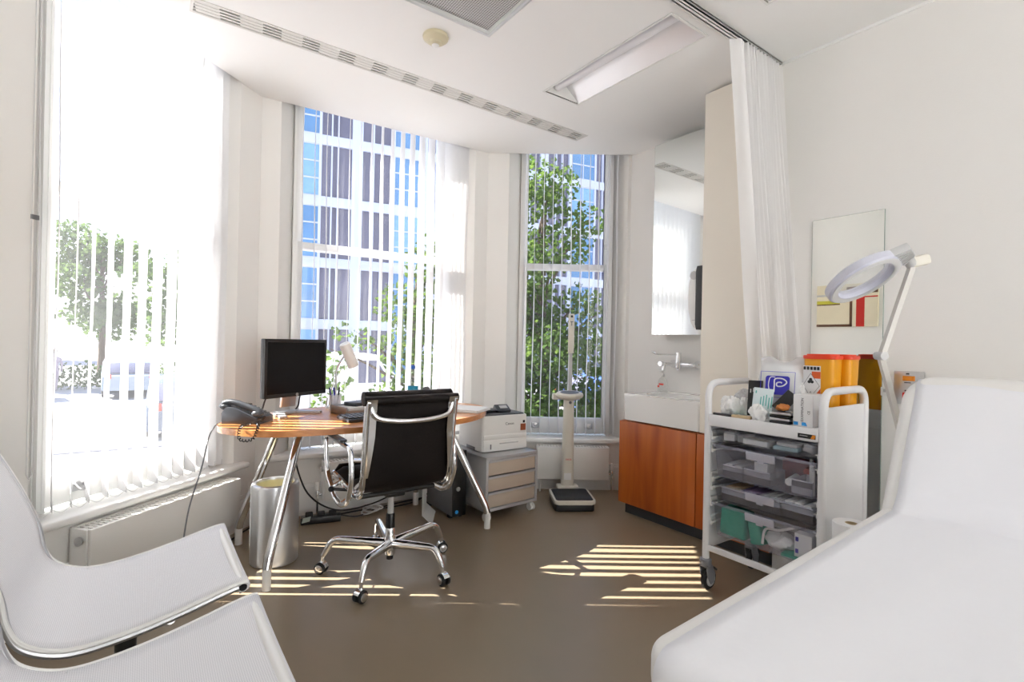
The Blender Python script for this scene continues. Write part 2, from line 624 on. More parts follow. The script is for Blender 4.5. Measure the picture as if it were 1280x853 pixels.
P1 = Vector((.577, 3.545)); U1 = Vector((.75, .661)).normalized()
U2 = Vector((.9982, -.06)).normalized()
P3 = Vector((2.22, 3.447)); U3 = Vector((.811, -.585)).normalized()
ANG = {1: math.atan2(U1.y, U1.x), 2: math.atan2(U2.y, U2.x), 3: math.atan2(U3.y, U3.x)}
ORI = {1: P1, 2: P1, 3: P3}
def F(k, u, v):
    U = {1: U1, 2: U2, 3: U3}[k]
    o = ORI[k]
    return (o.x + U.x * u - U.y * v, o.y + U.y * u + U.x * v)
def FM(k):
    return Matrix.Translation((ORI[k].x, ORI[k].y, 0)) @ Matrix.Rotation(ANG[k], 4, 'Z')
XL = -.46            # left wall
XR = 2.735           # right wall
XF = 2.69            # sink-front plane
XS = 3.157           # niche back
YB = -2.6            # back wall
ULEN = {1: (-1.383, 0), 2: (0, 1.646), 3: (0, 1.155)}
OPEN = {1: (-1.25, -.178), 2: (.113, 1.53), 3: (.17, 1.13)}   # outer edge of each splayed opening
SPL, DEP = .10, .13

pl = [(XL, YB), (XS + .02, YB), (XS + .02, 2.75), (2.24, 3.47), (.57, 3.57), (XL, 2.65)]
struct(B().prism(pl, -.12, 0).build('floor', M['floor']))

LIGHTS = [(1.933, 2.200, 1.480, 2.385), (1.933, 2.200, .285, 1.172)]
GRILLE = (.735, 1.335, 1.505, 2.105)
VENT = (.155, 2.585, 2.712, 2.812)
def rect(x0, x1, y0, y1): return [(x0, y0), (x1, y0), (x1, y1), (x0, y1)]
cpl = [(XL - .1, YB - .1), (XS + .1, YB - .1), (XS + .1, 2.747), (XS, 2.747), (2.22, 3.447), (.577, 3.545), (XL, 2.631), (XL - .1, 2.631)]
me = outline_mesh('ceiling', cpl, [rect(*q) for q in LIGHTS + [GRILLE, VENT]], .245)
me.transform(Matrix.Translation((0, 0, ZC + .245)))
me.materials.clear(); me.materials.append(M['ceiling'])
ce = bpy.data.objects.new('ceiling', me); COL.objects.link(ce); struct(ce)
rp = [(XL - .3, YB - .3), (XS + .3, YB - .3), (XS + .3, 2.9), F(3, .9, .34), F(3, 0, .34), F(2, 1.6, .34), F(2, 0, .34), F(1, -.1, .34), F(1, -1.4, .34), (XL - .3, 2.7)]
struct(B().prism(rp, ZC + .26, ZC + .36).build('roof', M['ceiling']))

def bay_wall(k, name):
    u0, u1 = ULEN[k]; a, d = OPEN[k]; b, c = a + SPL, d - SPL
    T = .27
    o = B()
    e0 = .0 if k == 1 else -.12
    e1 = .0 if k == 3 else .12
    o.prism([(u0, 0), (a, 0), (b, DEP), (b, T), (u0 + e0, T), (u0, .1)], 0, ZC + .26)
    o.prism([(d, 0), (u1, 0), (u1, .1), (u1 + e1, T), (c, T), (c, DEP)], 0, ZC + .26)
    o.prism([(a, 0), (d, 0), (d, T), (a, T)], 0, .375)
    o.prism([(a, .0), (d, .0), (d, T), (a, T)], ZC + .235, ZC + .26)
    return struct(o.build(name, M['wall'], loc=(ORI[k].x, ORI[k].y, 0), rotz=ANG[k]))
bay_wall(1, 'wall_bay_left')
bay_wall(2, 'wall_bay_middle')
bay_wall(3, 'wall_bay_right')
struct(B().span(XL - .2, XL, YB - .2, 2.60, 0, ZC + .26).prism([(XL - .2, 2.6), (XL, 2.6), (XL, 2.631), F(1, -1.383, .27), (XL - .2, 2.75)], 0, ZC + .26).build('wall_left', M['wall']))
struct(B().span(XR, XR + .15, YB, 1.37, 0, ZC).build('wall_right', M['wall']))
struct(B().span(XS, XS + .15, 1.6, 2.86, 0, ZC + .1).build('wall_sink', M['wall']))
# boxed-in panel between the niche and the right wall
struct(B().span(XF, XS, 1.372, 1.80, .655, ZC - .018).build('trim_1', M['column']))
# back wall with an unseen glazed opening added to let in fill light
o = B()
bx0, bx1, bz0, bz1 = FILLWIN
o.span(XL, bx0, YB - .2, YB, 0, ZC).span(bx1, XS, YB - .2, YB, 0, ZC).span(bx0, bx1, YB - .2, YB, 0, bz0).span(bx0, bx1, YB - .2, YB, bz1, ZC)
struct(o.build('wall_back', M['wall']))
wb = B()
for x in (bx0, (2 * bx0 + bx1) / 3, (bx0 + 2 * bx1) / 3, bx1):
    wb.span(x - .025, x + .025, YB - .12, YB - .06, bz0, bz1)
wb.span(bx0, bx1, YB - .12, YB - .06, bz0, bz0 + .05).span(bx0, bx1, YB - .12, YB - .06, bz1 - .05, bz1)
wbo = struct(wb.build('fill_window', M['gloss']))
B().quad((bx0, YB - .09, bz0), (bx1, YB - .09, bz0), (bx1, YB - .09, bz1), (bx0, YB - .09, bz1)).build('pane', M['glass'], wbo)

# unseen white terrace and house added to bounce sunlight through the back opening
struct(B().span(-14, 16, -16, YB - .25, -.2, -.1).build('bounce_terrace', mat('pale bounce slabs', (.82, .81, .79), .8, var=.05, scale=1.5)))
hb = thing('sun_bounce_house', 'unseen white house added behind the room to bounce sunlight inside', 'house', (1.2, -13.5, -.1))
B().span(-7, 7, -4, 0, 0, 7.5).build('walls', mat('white bounce render', (.86, .855, .84), .8, var=.02), hb)
B().span(-7.3, 7.3, -4.3, .3, 7.5, 7.8).build('roof', M['gloss'], hb)
for x in (-4.5, 0, 4.5):
    for z in (.9, 4.3):
        wf = B().span(x - .6, x + .6, -.01, .03, z, z + 1.7).build('window', M['screen'], hb)
        B().span(x - .7, x + .7, 0, .08, z - .1, z).span(x - .03, x + .03, .02, .05, z, z + 1.7).build('window_trim', M['gloss'], wf)

# skirting
def skirting(name, segs, h=.205):
    o = B()
    for (p, q) in segs:
        p, q = Vector(p), Vector(q)
        t = (q - p).normalized()
        nrm = Vector((t.y, -t.x))     # into the room when walking clockwise seen from above
        pts = [p, q, q + nrm * .016, p + nrm * .016]
        o.prism([(v.x, v.y) for v in pts], 0, h - .02)
        pts = [p, q, q + nrm * .009, p + nrm * .009]
        o.prism([(v.x, v.y) for v in pts], h - .02, h)
    return struct(o.build(name, M['gloss']))
skirting('baseboard_bay', [(F(1, -1.383, 0), F(1, 0, 0)), (F(2, 0, 0), F(2, 1.646, 0)), (F(3, 0, 0), F(3, 1.155, 0))])
skirting('baseboard_right', [((XR, 1.37), (XR, YB))])
skirting('baseboard_left', [((XL, YB), (XL, 2.63))])
struct(B().span(XR - .006, XR + .01, YB, 1.372, ZC - .014, ZC).build('trim_2', M['ceiling']))

# ------------------------------------------------------------------ windows
def window(k, name, gmat):
    a, d = OPEN[k]; b, c = a + SPL, d - SPL
    t = bpy.data.objects.new(name, None); COL.objects.link(t)
    t.location = (ORI[k].x, ORI[k].y, 0); t.rotation_euler = (0, 0, ANG[k]); struct(t)
    H = ZC + .24
    o = B()
    for (x0, x1) in ((b - .002, b + .022), (c - .022, c + .002)):
        o.span(x0, x1, .10, .21, .40, H)
    o.span(b, c, .10, .21, H - .03, H)
    # narrow bead up the inside of the box frame
    for x in (b + .022, c - .022):
        o.span(x - .006, x + .006, .096, .108, .41, H)
    o.build('box_frame', M['gloss'], t)
    def sash(nm, z0, z1, v0, v1, botr, topr):
        s = B()
        st = .042
        x0, x1 = b + .02, c - .02
        s.span(x0, x0 + st, v0, v1, z0, z1, bev=.004).span(x1 - st, x1, v0, v1, z0, z1, bev=.004)
        s.span(x0 + st, x1 - st, v0, v1, z0, z0 + botr, bev=.004).span(x0 + st, x1 - st, v0, v1, z1 - topr, z1, bev=.004)
        so = s.build(nm, M['gloss'], t)
        vm = (v0 + v1) / 2
        B().quad((x0 + st, vm, z0 + botr), (x1 - st, vm, z0 + botr), (x1 - st, vm, z1 - topr), (x0 + st, vm, z1 - topr)).build('pane', gmat, so)
        return so
    lo = sash('sash', .425, 1.825, .112, .146, .13, .048)
    sash('sash', 1.775, H - .03, .152, .186, .048, .05)
    for f in (.2, .78):
        u = b + (c - b) * f
        l = B()
        l.span(u - .032, u + .032, .106, .113, .468, .512, bev=.002)
        l.tube(spline([(u - .022, .104, .50), (u - .012, .085, .478), (u + .012, .085, .478), (u + .022, .104, .50)], 5), .006, 6)
        l.build('sash_lift', M['steel'], lo)
    st = B().span(c - .058, c - .034, .1455, .152, 1.96, 2.0).tube([(c - .046, .147, 1.98), (c - .046, .135, 1.98)], .006, 8)
    st.build('sash_stop', M['steel'], t)
    # sill board with a rounded nose
    s = B()
    s.prism([(a - .075, -.05), (d + .075 if k < 3 else d + .02, -.05), (d + .075 if k < 3 else d + .02, .0), (d - .001, 0), (c, DEP), (c, .21), (b, .21), (b, DEP), (a + .001, 0), (a - .075, 0)], .375, .412, bev=.014, seg=3)
    s.build('sill_board', M['gloss'], t)
    return t
window(1, 'window_1', M['glass_sun'])
window(2, 'window_2', M['glass'])
window(3, 'window_3', M['glass'])

# ------------------------------------------------------------------ vertical blinds
def az2rot(a): return R(90 - a)
def slat_mesh(h):
    def fn(i, j):
        x = (i - .5) * .089
        return Vector((x, .004 * (1 - (2 * i - 1) ** 2) + .004 * math.sin(j * 9 + i), j * h))
    s = B().grid(fn, 6, 14)
    return s.mesh('slat', 60)
def blind(k, label, slats, zb, v=.055):
    t = thing('vertical_blind', label, 'blind', (*F(k, sum(x[0] for x in slats) / len(slats), v), zb), 0, 'white vertical blinds in the bay windows')
    h = ZC + .18 - zb - .012
    me = slat_mesh(h); me.materials.append(M['slat'])
    wm = B().box((0, 0, .012), (.086, .003, .03), bev=.001).mesh('weight'); wm.materials.append(M['weight'])
    ox, oy, _ = t.location
    pos = []
    for (u, a) in slats:
        x, y = F(k, u, v)
        o = bpy.data.objects.new('slat', me); COL.objects.link(o); o.parent = t
        o.location = (x - ox, y - oy, .0); o.rotation_euler = (0, 0, az2rot(a))
        q = bpy.data.objects.new('weight', wm); COL.objects.link(q); q.parent = o
        pos.append((x - ox, y - oy, az2rot(a)))
    c = B()
    for s in (-1, 1):
        P = [Vector((x + s * .04 * math.cos(r), y + s * .04 * math.sin(r), .012)) for x, y, r in pos]
        for p, q in zip(P, P[1:]):
            if (q - p).length > .05:
                m = (p + q) / 2; m.z -= .022
                c.tube(spline([p, m, q], 5), .0013, 4)
    c.build('chain', M['weight'], t)
    u0, u1 = slats[0][0] - .08, slats[-1][0] + .06
    B().box((0, 0, 0), (u1 - u0, .042, .03), rz=ANG[k]).build('headrail', M['whitep'], t, loc=(F(k, (u0 + u1) / 2, v)[0] - ox, F(k, (u0 + u1) / 2, v)[1] - oy, ZC + .195 - zb))
    return t
S1 = [(-1.195, -4), (-1.121, -5), (-1.046, -7), (-.979, -12), (-.901, -17), (-.818, -23), (-.741, -24), (-.659, -26), (-.577, -27), (-.509, -28), (-.433, -30), (-.352, -34), (-.30, -38), (-.255, -44)]
blind(1, 'vertical blind with thin open slats in the tall sunlit window above the long radiator', S1, .428)
S2 = []
u = .262
while u < 1.28:
    f = (u - .262) / 1.0
    S2.append((u, 13 + 8 * f - 36 * max(0, f - .35) / .65)); u += .0765
for u in (1.335, 1.378, 1.418, 1.458, 1.498, 1.535, 1.562): S2.append((u, -72 if u < 1.36 else -80))
blind(2, 'vertical blind behind the desk, its slats bunched together at one side', S2, .435)
S3 = [(.313 + i * .0745, 40.5) for i in range(11)]
blind(3, 'vertical blind with edge-on slats in the narrow window behind the weighing scale', S3, .435)
# control cords by the first window
t = thing('blind_cord', 'thin beaded white blind cord hanging beside the tall sunlit window', 'cord', (*F(1, -1.27, -.02), 0.62))
c = B()
for dx in (0, .022):
    c.tube([(dx * U1.x, dx * U1.y, 0), (dx * U1.x, dx * U1.y, 2.06)], .0022, 5)
    for i in range(0, 170):
        pass
c.tube(spline([(0, 0, 0), (.011 * U1.x, .011 * U1.y, -.02), (.022 * U1.x, .022 * U1.y, 0)], 6), .0022, 5)
c.build('bead_loop', M['weight'], t)
B().box((.011 * U1.x, .011 * U1.y, 1.0), (.026, .008, .018), rz=ANG[1]).build('cord_clip', M['grey'], t)

# ------------------------------------------------------------------ radiators
def radiator(k, u0, u1, label, valve_left, low):
    t = thing('radiator', label, 'radiator', (*F(k, (u0 + u1) / 2, -.05), .11), ANG[k], 'white panel radiators under the windows')
    L = (u1 - u0) / 2
    zt = .25
    B().span(-L, L, -.085, -.067, 0, zt, bev=.004).build('front_panel', M['radiator'], t)
    B().span(-L, L, .013, .03, 0, zt, bev=.004).build('rear_panel', M['radiator'], t)
    for s in (-1, 1): B().span(s * L - .004, s * L + .004, -.066, .012, 0, zt - .002).build('side_cover', M['gloss'], t)
    g = B()
    n = int(2 * L / .022)
    for i in range(n):
        x = -L + (i + .5) * 2 * L / n
        g.span(x - .0045, x + .0045, -.067, .013, zt - .012, zt - .004)
    g.span(-L, L, -.03, -.024, zt - .01, zt - .002)
    g.build('top_grille', M['radiator'], t)
    B().span(-L + .01, L - .01, -.066, .012, .02, zt - .03).build('convector_core', M['lgrey'], t)
    vv = B()
    s = -1 if valve_left else 1
    x = s * (L + .035)
    # valve and tail pipe to the floor
    vv.tube([(s * L, -.03, .035), (x, -.03, .035)], .009, 10).tube([(x, -.03, -.11), (x, -.03, .045)], .0075, 10)
    vv.lathe([(0, .0), (.013, 0), (.014, .02), (.012, .04), (0, .04)], 12, Matrix.Translation((x, -.03, .02)))
    vv.build('valve', M['chrome'], t)
    B().lathe([(0, 0), (.014, 0), (.016, .012), (.014, .05), (.009, .056), (0, .056)], 14, Matrix.Translation((x, -.03, .062))).build('valve_head', M['whitep'], t)
    B().tube([(-s * (L - .03), -.03, .03), (-s * (L - .03), -.03, -.11)], .0075, 10).build('pipe', M['whitep'], t)
    B().lathe([(0, 0), (.016, 0), (.018, .006), (.018, .012), (.008, .018), (0, .018)], 16, Matrix.Translation((-L - .004, -.034, zt - .05)) @ Matrix.Rotation(-PI / 2, 4, 'Y')).build('bleed_plug', M['steel'], t)
    return t
radiator(1, -1.108, -.27, 'long white radiator under the tall sunlit window, light stripes along its top', False, 0)
radiator(2, .40, 1.44, 'white radiator mostly hidden behind the desk and black office chair', True, 0)
radiator(3, .43, .99, 'short white radiator behind the column of the weighing scale', False, 0)
# ------------------------------------------------------------------ desk
DZ = .73
desk = thing('desk', 'oval beech desk on splayed chrome legs with white feet under the middle window', 'desk', (1.08, 2.92, 0))
out = spline([(.303, 2.92, 0), (.318, 2.79, 0), (.40, 2.665, 0), (.52, 2.575, 0), (.74, 2.525, 0), (1.08, 2.485, 0), (1.41, 2.492, 0), (1.66, 2.615, 0), (1.825, 2.80, 0), (1.885, 2.97, 0), (1.862, 3.11, 0), (1.76, 3.235, 0), (1.5, 3.33, 0), (1.2, 3.375, 0), (.932, 3.365, 0), (.60, 3.245, 0), (.40, 3.12, 0)], 6, closed=True)
B().prism([(p.x - 1.08, p.y - 2.92) for p in out], DZ - .03, DZ, bev=.004).build('tabletop', M['desk'], desk, 50)
o = B()
o.box((0, 0, DZ - .045), (1.02, .09, .03), bev=.004)
for sx in (-.46, .47): o.box((sx, -.02, DZ - .05), (.17, .30, .035), bev=.012)
o.build('under_frame', M['alum'], desk)
def dleg(top, foot):
    t, f = Vector(top), Vector(foot)
    pts = fillet([t, (f.x + (t.x - f.x) * .035, f.y + (t.y - f.y) * .035, .135), (f.x, f.y, .095)], .07, 7)
    c = Vector((1.08, 2.92, 0))
    l = B().tube([p - c for p in pts], .0215, 14).build('leg', M['chrome'], desk)
    B().tube([(f.x - c.x, f.y - c.y, .1), (f.x - c.x, f.y - c.y, 0)], .0195, 14).build('foot_sleeve', M['whitep'], l)
dleg((.665, 2.785, .685), (.477, 2.563, 0))
dleg((.605, 2.985, .685), (.449, 3.218, 0))
dleg((1.53, 2.83, .685), (1.762, 2.668, 0))
dleg((1.50, 3.02, .685), (1.585, 3.33, 0))

# telephone
ph = thing('telephone', 'dark grey office telephone with handset and coiled cord at the rounded end of the desk', 'telephone', (.440, 2.925, DZ), R(51.5))
ph.scale = (.88, .88, .88)
prof = [(-.105, .0), (.105, 0), (.108, .06), (.085, .098), (.03, .096), (-.105, .035)]
o = B()
o.prism(prof, -.09, .09, Matrix(((0, 0, 1, 0), (1, 0, 0, 0), (0, 1, 0, 0), (0, 0, 0, 1))), bev=.006)
o.build('base', M['dgrey'], ph)
k = B()
sl = math.atan2(.061, .135)
for i in range(3):
    for j in range(5):
        y = -.085 + j * .021
        k.box((-.012 + i * .024, y, .046 + (y + .105) * .452 + .0035 - .010), (.018, .013, .006), rx=sl, bev=.002)
for j in range(5):
    y = -.085 + j * .021
    k.box((.068, y, .046 + (y + .105) * .452 + .0035 - .010), (.022, .012, .006), rx=sl, bev=.002)
k.build('keypad', M['grey'], ph)
B().box((.03, .045, .1), (.1, .05, .006), rx=.1, bev=.002).build('display', M['screen'], ph)
h = B()
hp = spline([(-.066, -.112, .052), (-.066, -.09, .078), (-.066, -.03, .100), (-.066, .04, .122), (-.066, .09, .120), (-.066, .112, .092)], 6)
h.tube(hp, [.021, .022] + [.021] * 3 + [.018] * (len(hp) - 11) + [.021] * 3 + [.024] * 3, 12)
h.ball((-.066, -.09, .062), .026, sc=(1, 1.2, .8)).ball((-.066, .095, .098), .027, sc=(1, 1.2, .8))
h.build('handset', M['dgrey'], ph)
# coiled cord
def coil(path, r, w, turns, n=9):
    P = spline(path, 14)
    L = [0]
    for a, b in zip(P, P[1:]): L.append(L[-1] + (b - a).length)
    T = L[-1]
    pts = []
    for s in range(turns * n):
        d = s / (turns * n) * T
        i = max(0, min(len(P) - 2, next((q for q in range(len(L) - 1) if L[q + 1] >= d), len(P) - 2)))
        f = (d - L[i]) / max(1e-6, L[i + 1] - L[i])
        p = P[i].lerp(P[i + 1], f)
        t = (P[i + 1] - P[i]).normalized()
        a = t.orthogonal().normalized() if abs(t.z) > .95 else Vector((0, 0, 1)).cross(t).normalized()
        b = t.cross(a)
        an = 2 * PI * s / n
        pts.append(p + (a * math.cos(an) + b * math.sin(an)) * r)
    return B().tube(pts, w, 5)
cp = [(Vector(q) - Vector((.440, 2.925, DZ))) / .88 for q in [(.50, 2.83, .765), (.47, 2.76, .755), (.42, 2.735, .750), (.372, 2.675, .746), (.362, 2.622, .70), (.41, 2.592, .70), (.44, 2.635, .748), (.448, 2.72, .754)]]
mi = Matrix.Rotation(-R(51.5), 4, 'Z')
coil([mi @ p for p in cp], .0065, .0026, 34).build('coiled_cord', M['black'], ph)

# monitor
mt = thing('monitor', 'black flat computer monitor with blank screen on a silver stand on the desk', 'monitor', (.71, 3.075, 0), R(27.5))
W, H = .425, .325
o = B()
o.box((0, .02, 1.0), (W, .03, H), bev=.006)
o.build('housing', M['black'], mt)
o = B()
for s in (-1, 1): o.box((s * (W / 2 - .009), .002, 1.0), (.018, .008, H), bev=.002)
o.box((0, .002, 1.0 + H / 2 - .009), (W, .008, .018), bev=.002).box((0, .002, 1.0 - H / 2 + .01), (W, .008, .02), bev=.002)
o.build('bezel', M['black'], mt)
B().box((0, .003, 1.0), (W - .034, .004, H - .036)).build('screen', M['screen'], mt)
B().lathe([(0, 0), (.009, 0), (.009, .002), (0, .002)], 16, Matrix.Translation((0, -.0035, 1.0 - H / 2 + .011)) @ Matrix.Rotation(PI / 2, 4, 'X')).build('badge', M['alum'], mt)
o = B()
o.box((0, .06, .90), (.10, .02, .26), rx=.12, bev=.006).box((0, .045, .98), (.10, .04, .10), bev=.006)
o.build('neck', M['alum'], mt)
o = B()
for s in (-1, 1):
    o.prism([(s * .01, .09), (s * .115, -.06), (s * .145, -.045), (s * .07, .12)], DZ, DZ + .014, bev=.003)
o.box((0, .085, DZ + .009), (.16, .07, .016), bev=.004)
o.build('stand_base', M['silver'], mt)
o = B()
o.tube(spline([(-.13, .05, .86), (-.155, .06, .83), (-.16, .08, .77), (-.16, .10, .737)], 6), .0045, 6)
o.build('cable', M['black'], mt)
o = B()
o.tube(spline([(.1, .05, .86), (.085, .07, .83), (.09, .09, .77), (.1, .13, .737)], 6), .0045, 6)
o.build('cable', M['black'], mt)
for s in range(3):
    pass

# desk lamp
dl = thing('desk_lamp', 'small white desk lamp with cylindrical shade beside the monitor', 'lamp', (.985, 3.255, DZ))
B().lathe([(0, 0), (.06, 0), (.06, .012), (.054, .018), (0, .018)], 24).build('base', M['whitep'], dl)
B().tube(fillet([(0, 0, .015), (0, 0, .255), (.045, -.035, .345)], .04, 5), .0055, 8).build('stem', M['chrome'], dl)
m = Matrix.Translation((.066, -.046, .335)) @ Matrix.Rotation(R(20), 4, 'Z') @ Matrix.Rotation(R(-27), 4, 'Y')
B().lathe([(0, .085), (.030, .085), (.0345, .078), (.0345, -.075), (.032, -.075), (.031, .07), (0, .072)], 28, m).build('lamp_shade', M['whitep'], dl)
B().lathe([(0, .06), (.017, .055), (.02, .01), (.012, -.02), (0, -.025)], 16, m).build('bulb', mat('lamp bulb', (.75, .62, .40), .3), dl)

# pen pot and pens
pp = thing('pen_pot', 'clear plastic pen pot standing on the desk in front of the lamp', 'pot', (.955, 3.165, DZ))
B().lathe([(0, 0), (.031, 0), (.036, .095), (.034, .095), (.029, .004), (0, .004)], 20).build('cup', M['polybag'], pp)
pens = [((-.012, .004), (-.032, .01), M['purple'], 'purple'), ((.0, -.012), (-.006, .012), M['blue'], 'blue'), ((.012, .006), (.030, .016), M['purple'], 'violet'), ((.008, -.008), (.022, -.006), M['ink'], 'black')]
plabels = ['purple pen in the pen pot leaning towards the monitor', 'blue pen standing upright in the pen pot', 'purple pen in the pen pot leaning away from the monitor', 'black pen in the pen pot half hidden by the purple one']
for (a, b, mm_, nm), lb in zip(pens, plabels):
    p = thing('pen', lb, 'pen', (.955 + a[0], 3.165 + a[1], DZ + .005), 0, 'pens in the desk pot')
    B().tube([(0, 0, 0), ((b[0] - a[0]) * .7, (b[1] - a[1]) * .7, .095)], .0042, 8).build('barrel', M['whitep'] if nm == 'violet' else mm_, p)
    q = Vector(((b[0] - a[0]), (b[1] - a[1]), .135))
    B().tube([q * .68, q], .0052, 8).build('cap', mm_, p)

# documents tray, keyboard, papers, bottle, speaker
dt = thing('document_tray', 'low grey tray of papers on the desk beside the pen pot', 'tray', (1.035, 3.0, DZ), R(12))
o = B()
o.span(-.12, .12, -.09, .09, 0, .008).span(-.12, -.114, -.09, .09, 0, .05).span(.114, .12, -.09, .09, 0, .05).span(-.12, .12, .084, .09, 0, .05).span(-.12, .12, -.09, -.084, 0, .03)
o.build('tray', M['silver'], dt)
B().box((0, 0, .026), (.21, .16, .034), rz=.03, bev=.002).build('papers', M['paper'], dt)
B().box((.02, .02, .055), (.14, .10, .022), rz=.25, bev=.006).build('notebook', M['dgrey'], dt)
kb = thing('keyboard', 'dark grey keyboard on the desk, mostly hidden by the black chair back', 'keyboard', (1.07, 2.74, DZ + .0025), R(8))
B().box((0, 0, .011), (.43, .145, .018), rx=.05, bev=.006).build('case', M['dgrey'], kb)
k = B()
for r_ in range(5):
    for c_ in range(15): k.box((-.196 + c_ * .028, -.052 + r_ * .024, .024 + (r_ - 2) * .0012), (.023, .02, .007), rx=.05, bev=.002)
k.build('keys', M['black'], kb)
sp = B()
random.seed(3)
for i in range(7): sp.box((random.uniform(-.004, .004), random.uniform(-.004, .004), .002 + i * .0025), (.21, .27, .0022), rz=random.uniform(-.04, .04))
ps = tag(sp.build('paper_stack', M['paper'], loc=(1.66, 2.80, DZ), rotz=R(35)), 'small stack of white papers at the printer end of the desk', 'papers')
wb_ = thing('water_bottle', 'clear water bottle with blue cap and turquoise label on the desk by the blind', 'bottle', (1.497, 3.225, DZ))
B().lathe([(0, .003), (.03, 0), (.036, .008), (.036, .155), (.033, .175), (.018, .215), (.0125, .225), (.0125, .25), (0, .25)], 24).build('body', glass('bottle plastic', (.97, .98, .99), veil=.05, rough=.02), wb_)
B().lathe([(.0365, .055), (.0368, .056), (.0368, .125), (.0365, .126)], 24).build('label_band', M['bluelabel'], wb_)
B().lathe([(0, .268), (.014, .268), (.0155, .265), (.0155, .243), (.0128, .243)], 20).build('cap', M['bluecap'], wb_)
sk = thing('desk_speaker', 'small dark grey rounded speaker on the desk behind the black chair', 'speaker', (1.585, 3.20, DZ))
B().lathe([(0, 0), (.03, 0), (.03, .012), (.012, .018), (.012, .065), (0, .065)], 18).build('foot', M['dgrey'], sk)
B().ball((0, 0, .092), .031, 16, 10).build('body', mat('speaker grille', (.10, .10, .105), .7, bump=.5, bscale=200), sk)

# loose cable hanging off the end of the desk
ca = tag(B().tube(spline([(.295, 2.86, .742), (.275, 2.79, .735), (.245, 2.70, .70), (.215, 2.64, .58), (.165, 2.60, .40), (.15, 2.58, .2), (.20, 2.62, .03), (.3, 2.72, .006)], 8), .0032, 6).build('telephone_cable', M['grey']), 'thin grey cable hanging from the rounded desk end in front of the radiator', 'cable')

# ------------------------------------------------------------------ under the desk
bn = thing('waste_bin', 'brushed silver cylindrical waste bin standing between the chrome desk legs', 'bin', (.572, 2.893, 0))
B().lathe([(0, .004), (.112, 0), (.117, .006), (.117, .395), (.113, .408), (.105, .413), (.094, .411), (.092, .405), (.092, .31), (0, .31)], 48).build('body', mat('satin silver', (.66, .67, .69), .32, .85, var=.02), bn)
B().lathe([(.0905, .40), (.088, .34), (.05, .322), (0, .318)], 32).build('liner', M['cutlery'], bn)
pw = thing('power_strip', 'black power strip with a plug on the floor beside the silver bin', 'power strip', (.93, 3.33, 0), R(-15))
B().box((0, 0, .022), (.24, .065, .044), bev=.006).build('body', M['black'], pw)
for x in (-.07, .0, .07): B().box((x, 0, .052), (.045, .045, .03), bev=.006).build('plug', M['blackm'], pw)
B().box((-.085, -.055, .04), (.05, .003, .035), rz=.5, rx=.4).build('paper_tag', mat('pale tag', (.62, .72, .66), .6), pw)
o = B()
random.seed(5)
o.tube(spline([(.655, 2.80, .66), (.67, 2.95, .55), (.80, 3.15, .25), (1.0, 3.24, .09), (1.25, 3.3, .07), (1.45, 3.30, .13), (1.62, 3.28, .2)], 8), .005, 6)
o.tube(spline([(1.04, 3.35, .02), (1.2, 3.38, .012), (1.4, 3.34, .01), (1.6, 3.36, .012), (1.75, 3.42, .05)], 8), .005, 6)
o.tube(spline([(1.04, 3.32, .03), (1.15, 3.28, .012), (1.33, 3.36, .012), (1.5, 3.40, .01), (1.7, 3.39, .02)], 8), .0045, 6)
o.tube(spline([(.80, 3.34, .03), (.70, 3.37, .02), (.55, 3.43, .01), (.35, 3.2, .008), (.2, 3.05, .03)], 8), .005, 6)
tag(o.build('floor_cables', M['black']), 'black cables trailing along the floor below the middle window', 'cables')
o = B()
for s in range(3):
    P = [(1.24 + .05 * math.cos(a * .7 + s) + s * .015, 3.31 + .04 * math.sin(a * .7 + s * .6), .02 + .012 * s + .008 * math.sin(a)) for a in range(9)]
    o.tube(spline(P, 6, closed=True), .006, 6, closed=True)
tag(o.build('coiled_cable', M['lgrey']), 'grey coiled cable lying on the floor behind the chair column', 'cable')
pc = thing('computer_tower', 'black computer tower with round power button under the desk beside the drawers', 'computer', (1.695, 3.115, 0))
B().box((0, -.02, .235), (.10, .36, .43), bev=.005).build('case', M['grey'], pc)
B().box((0, -.205, .235), (.10, .016, .43), bev=.005).build('front_panel', M['black'], pc)
B().lathe([(0, 0), (.014, 0), (.014, .006), (0, .007)], 18, Matrix.Translation((-.012, -.213, .20)) @ Matrix.Rotation(PI / 2, 4, 'X')).build('power_button', M['lgrey'], pc)
B().lathe([(0, 0), (.012, 0), (.012, .002), (0, .002)], 18, Matrix.Translation((-.02, -.2135, .05)) @ Matrix.Rotation(PI / 2, 4, 'X')).build('badge', M['cyan'], pc)
o = B()
for x in (-.035, .035):
    for y in (-.15, .15): o.box((x, y, .011), (.02, .04, .022))
o.build('feet', M['blackm'], pc)
# perforated holder plate
br = thing('perforated_plate', 'white perforated metal holder plate leaning by the side of the black computer', 'holder', (1.515, 3.05, 0), R(58))
me = outline_mesh('plate', [(-.14, .06), (.12, .06), (.12, .235), (.09, .265), (-.14, .265)],
                  [[(cx + .007 * math.cos(2 * PI * q / 8), cy + .010 * math.sin(2 * PI * q / 8)) for q in range(8)] for cx, cy in [(-.09, .235), (-.06, .237), (-.03, .233), (0, .222), (.03, .203), (.06, .175), (.085, .135)]], .003)
me.transform(Matrix(((1, 0, 0, 0), (0, 0, 1, 0), (0, 1, 0, 0), (0, 0, 0, 1))))
me.materials.clear(); me.materials.append(M['whitep'])
q = bpy.data.objects.new('plate', me); COL.objects.link(q); q.parent = br
B().prism([(0, .06), (-.065, .0), (-.065, .004), (0, .064)], -.14, .12, Matrix(((0, 0, 1, 0), (1, 0, 0, 0), (0, 1, 0, 0), (0, 0, 0, 1)))).build('lip', M['whitep'], br)

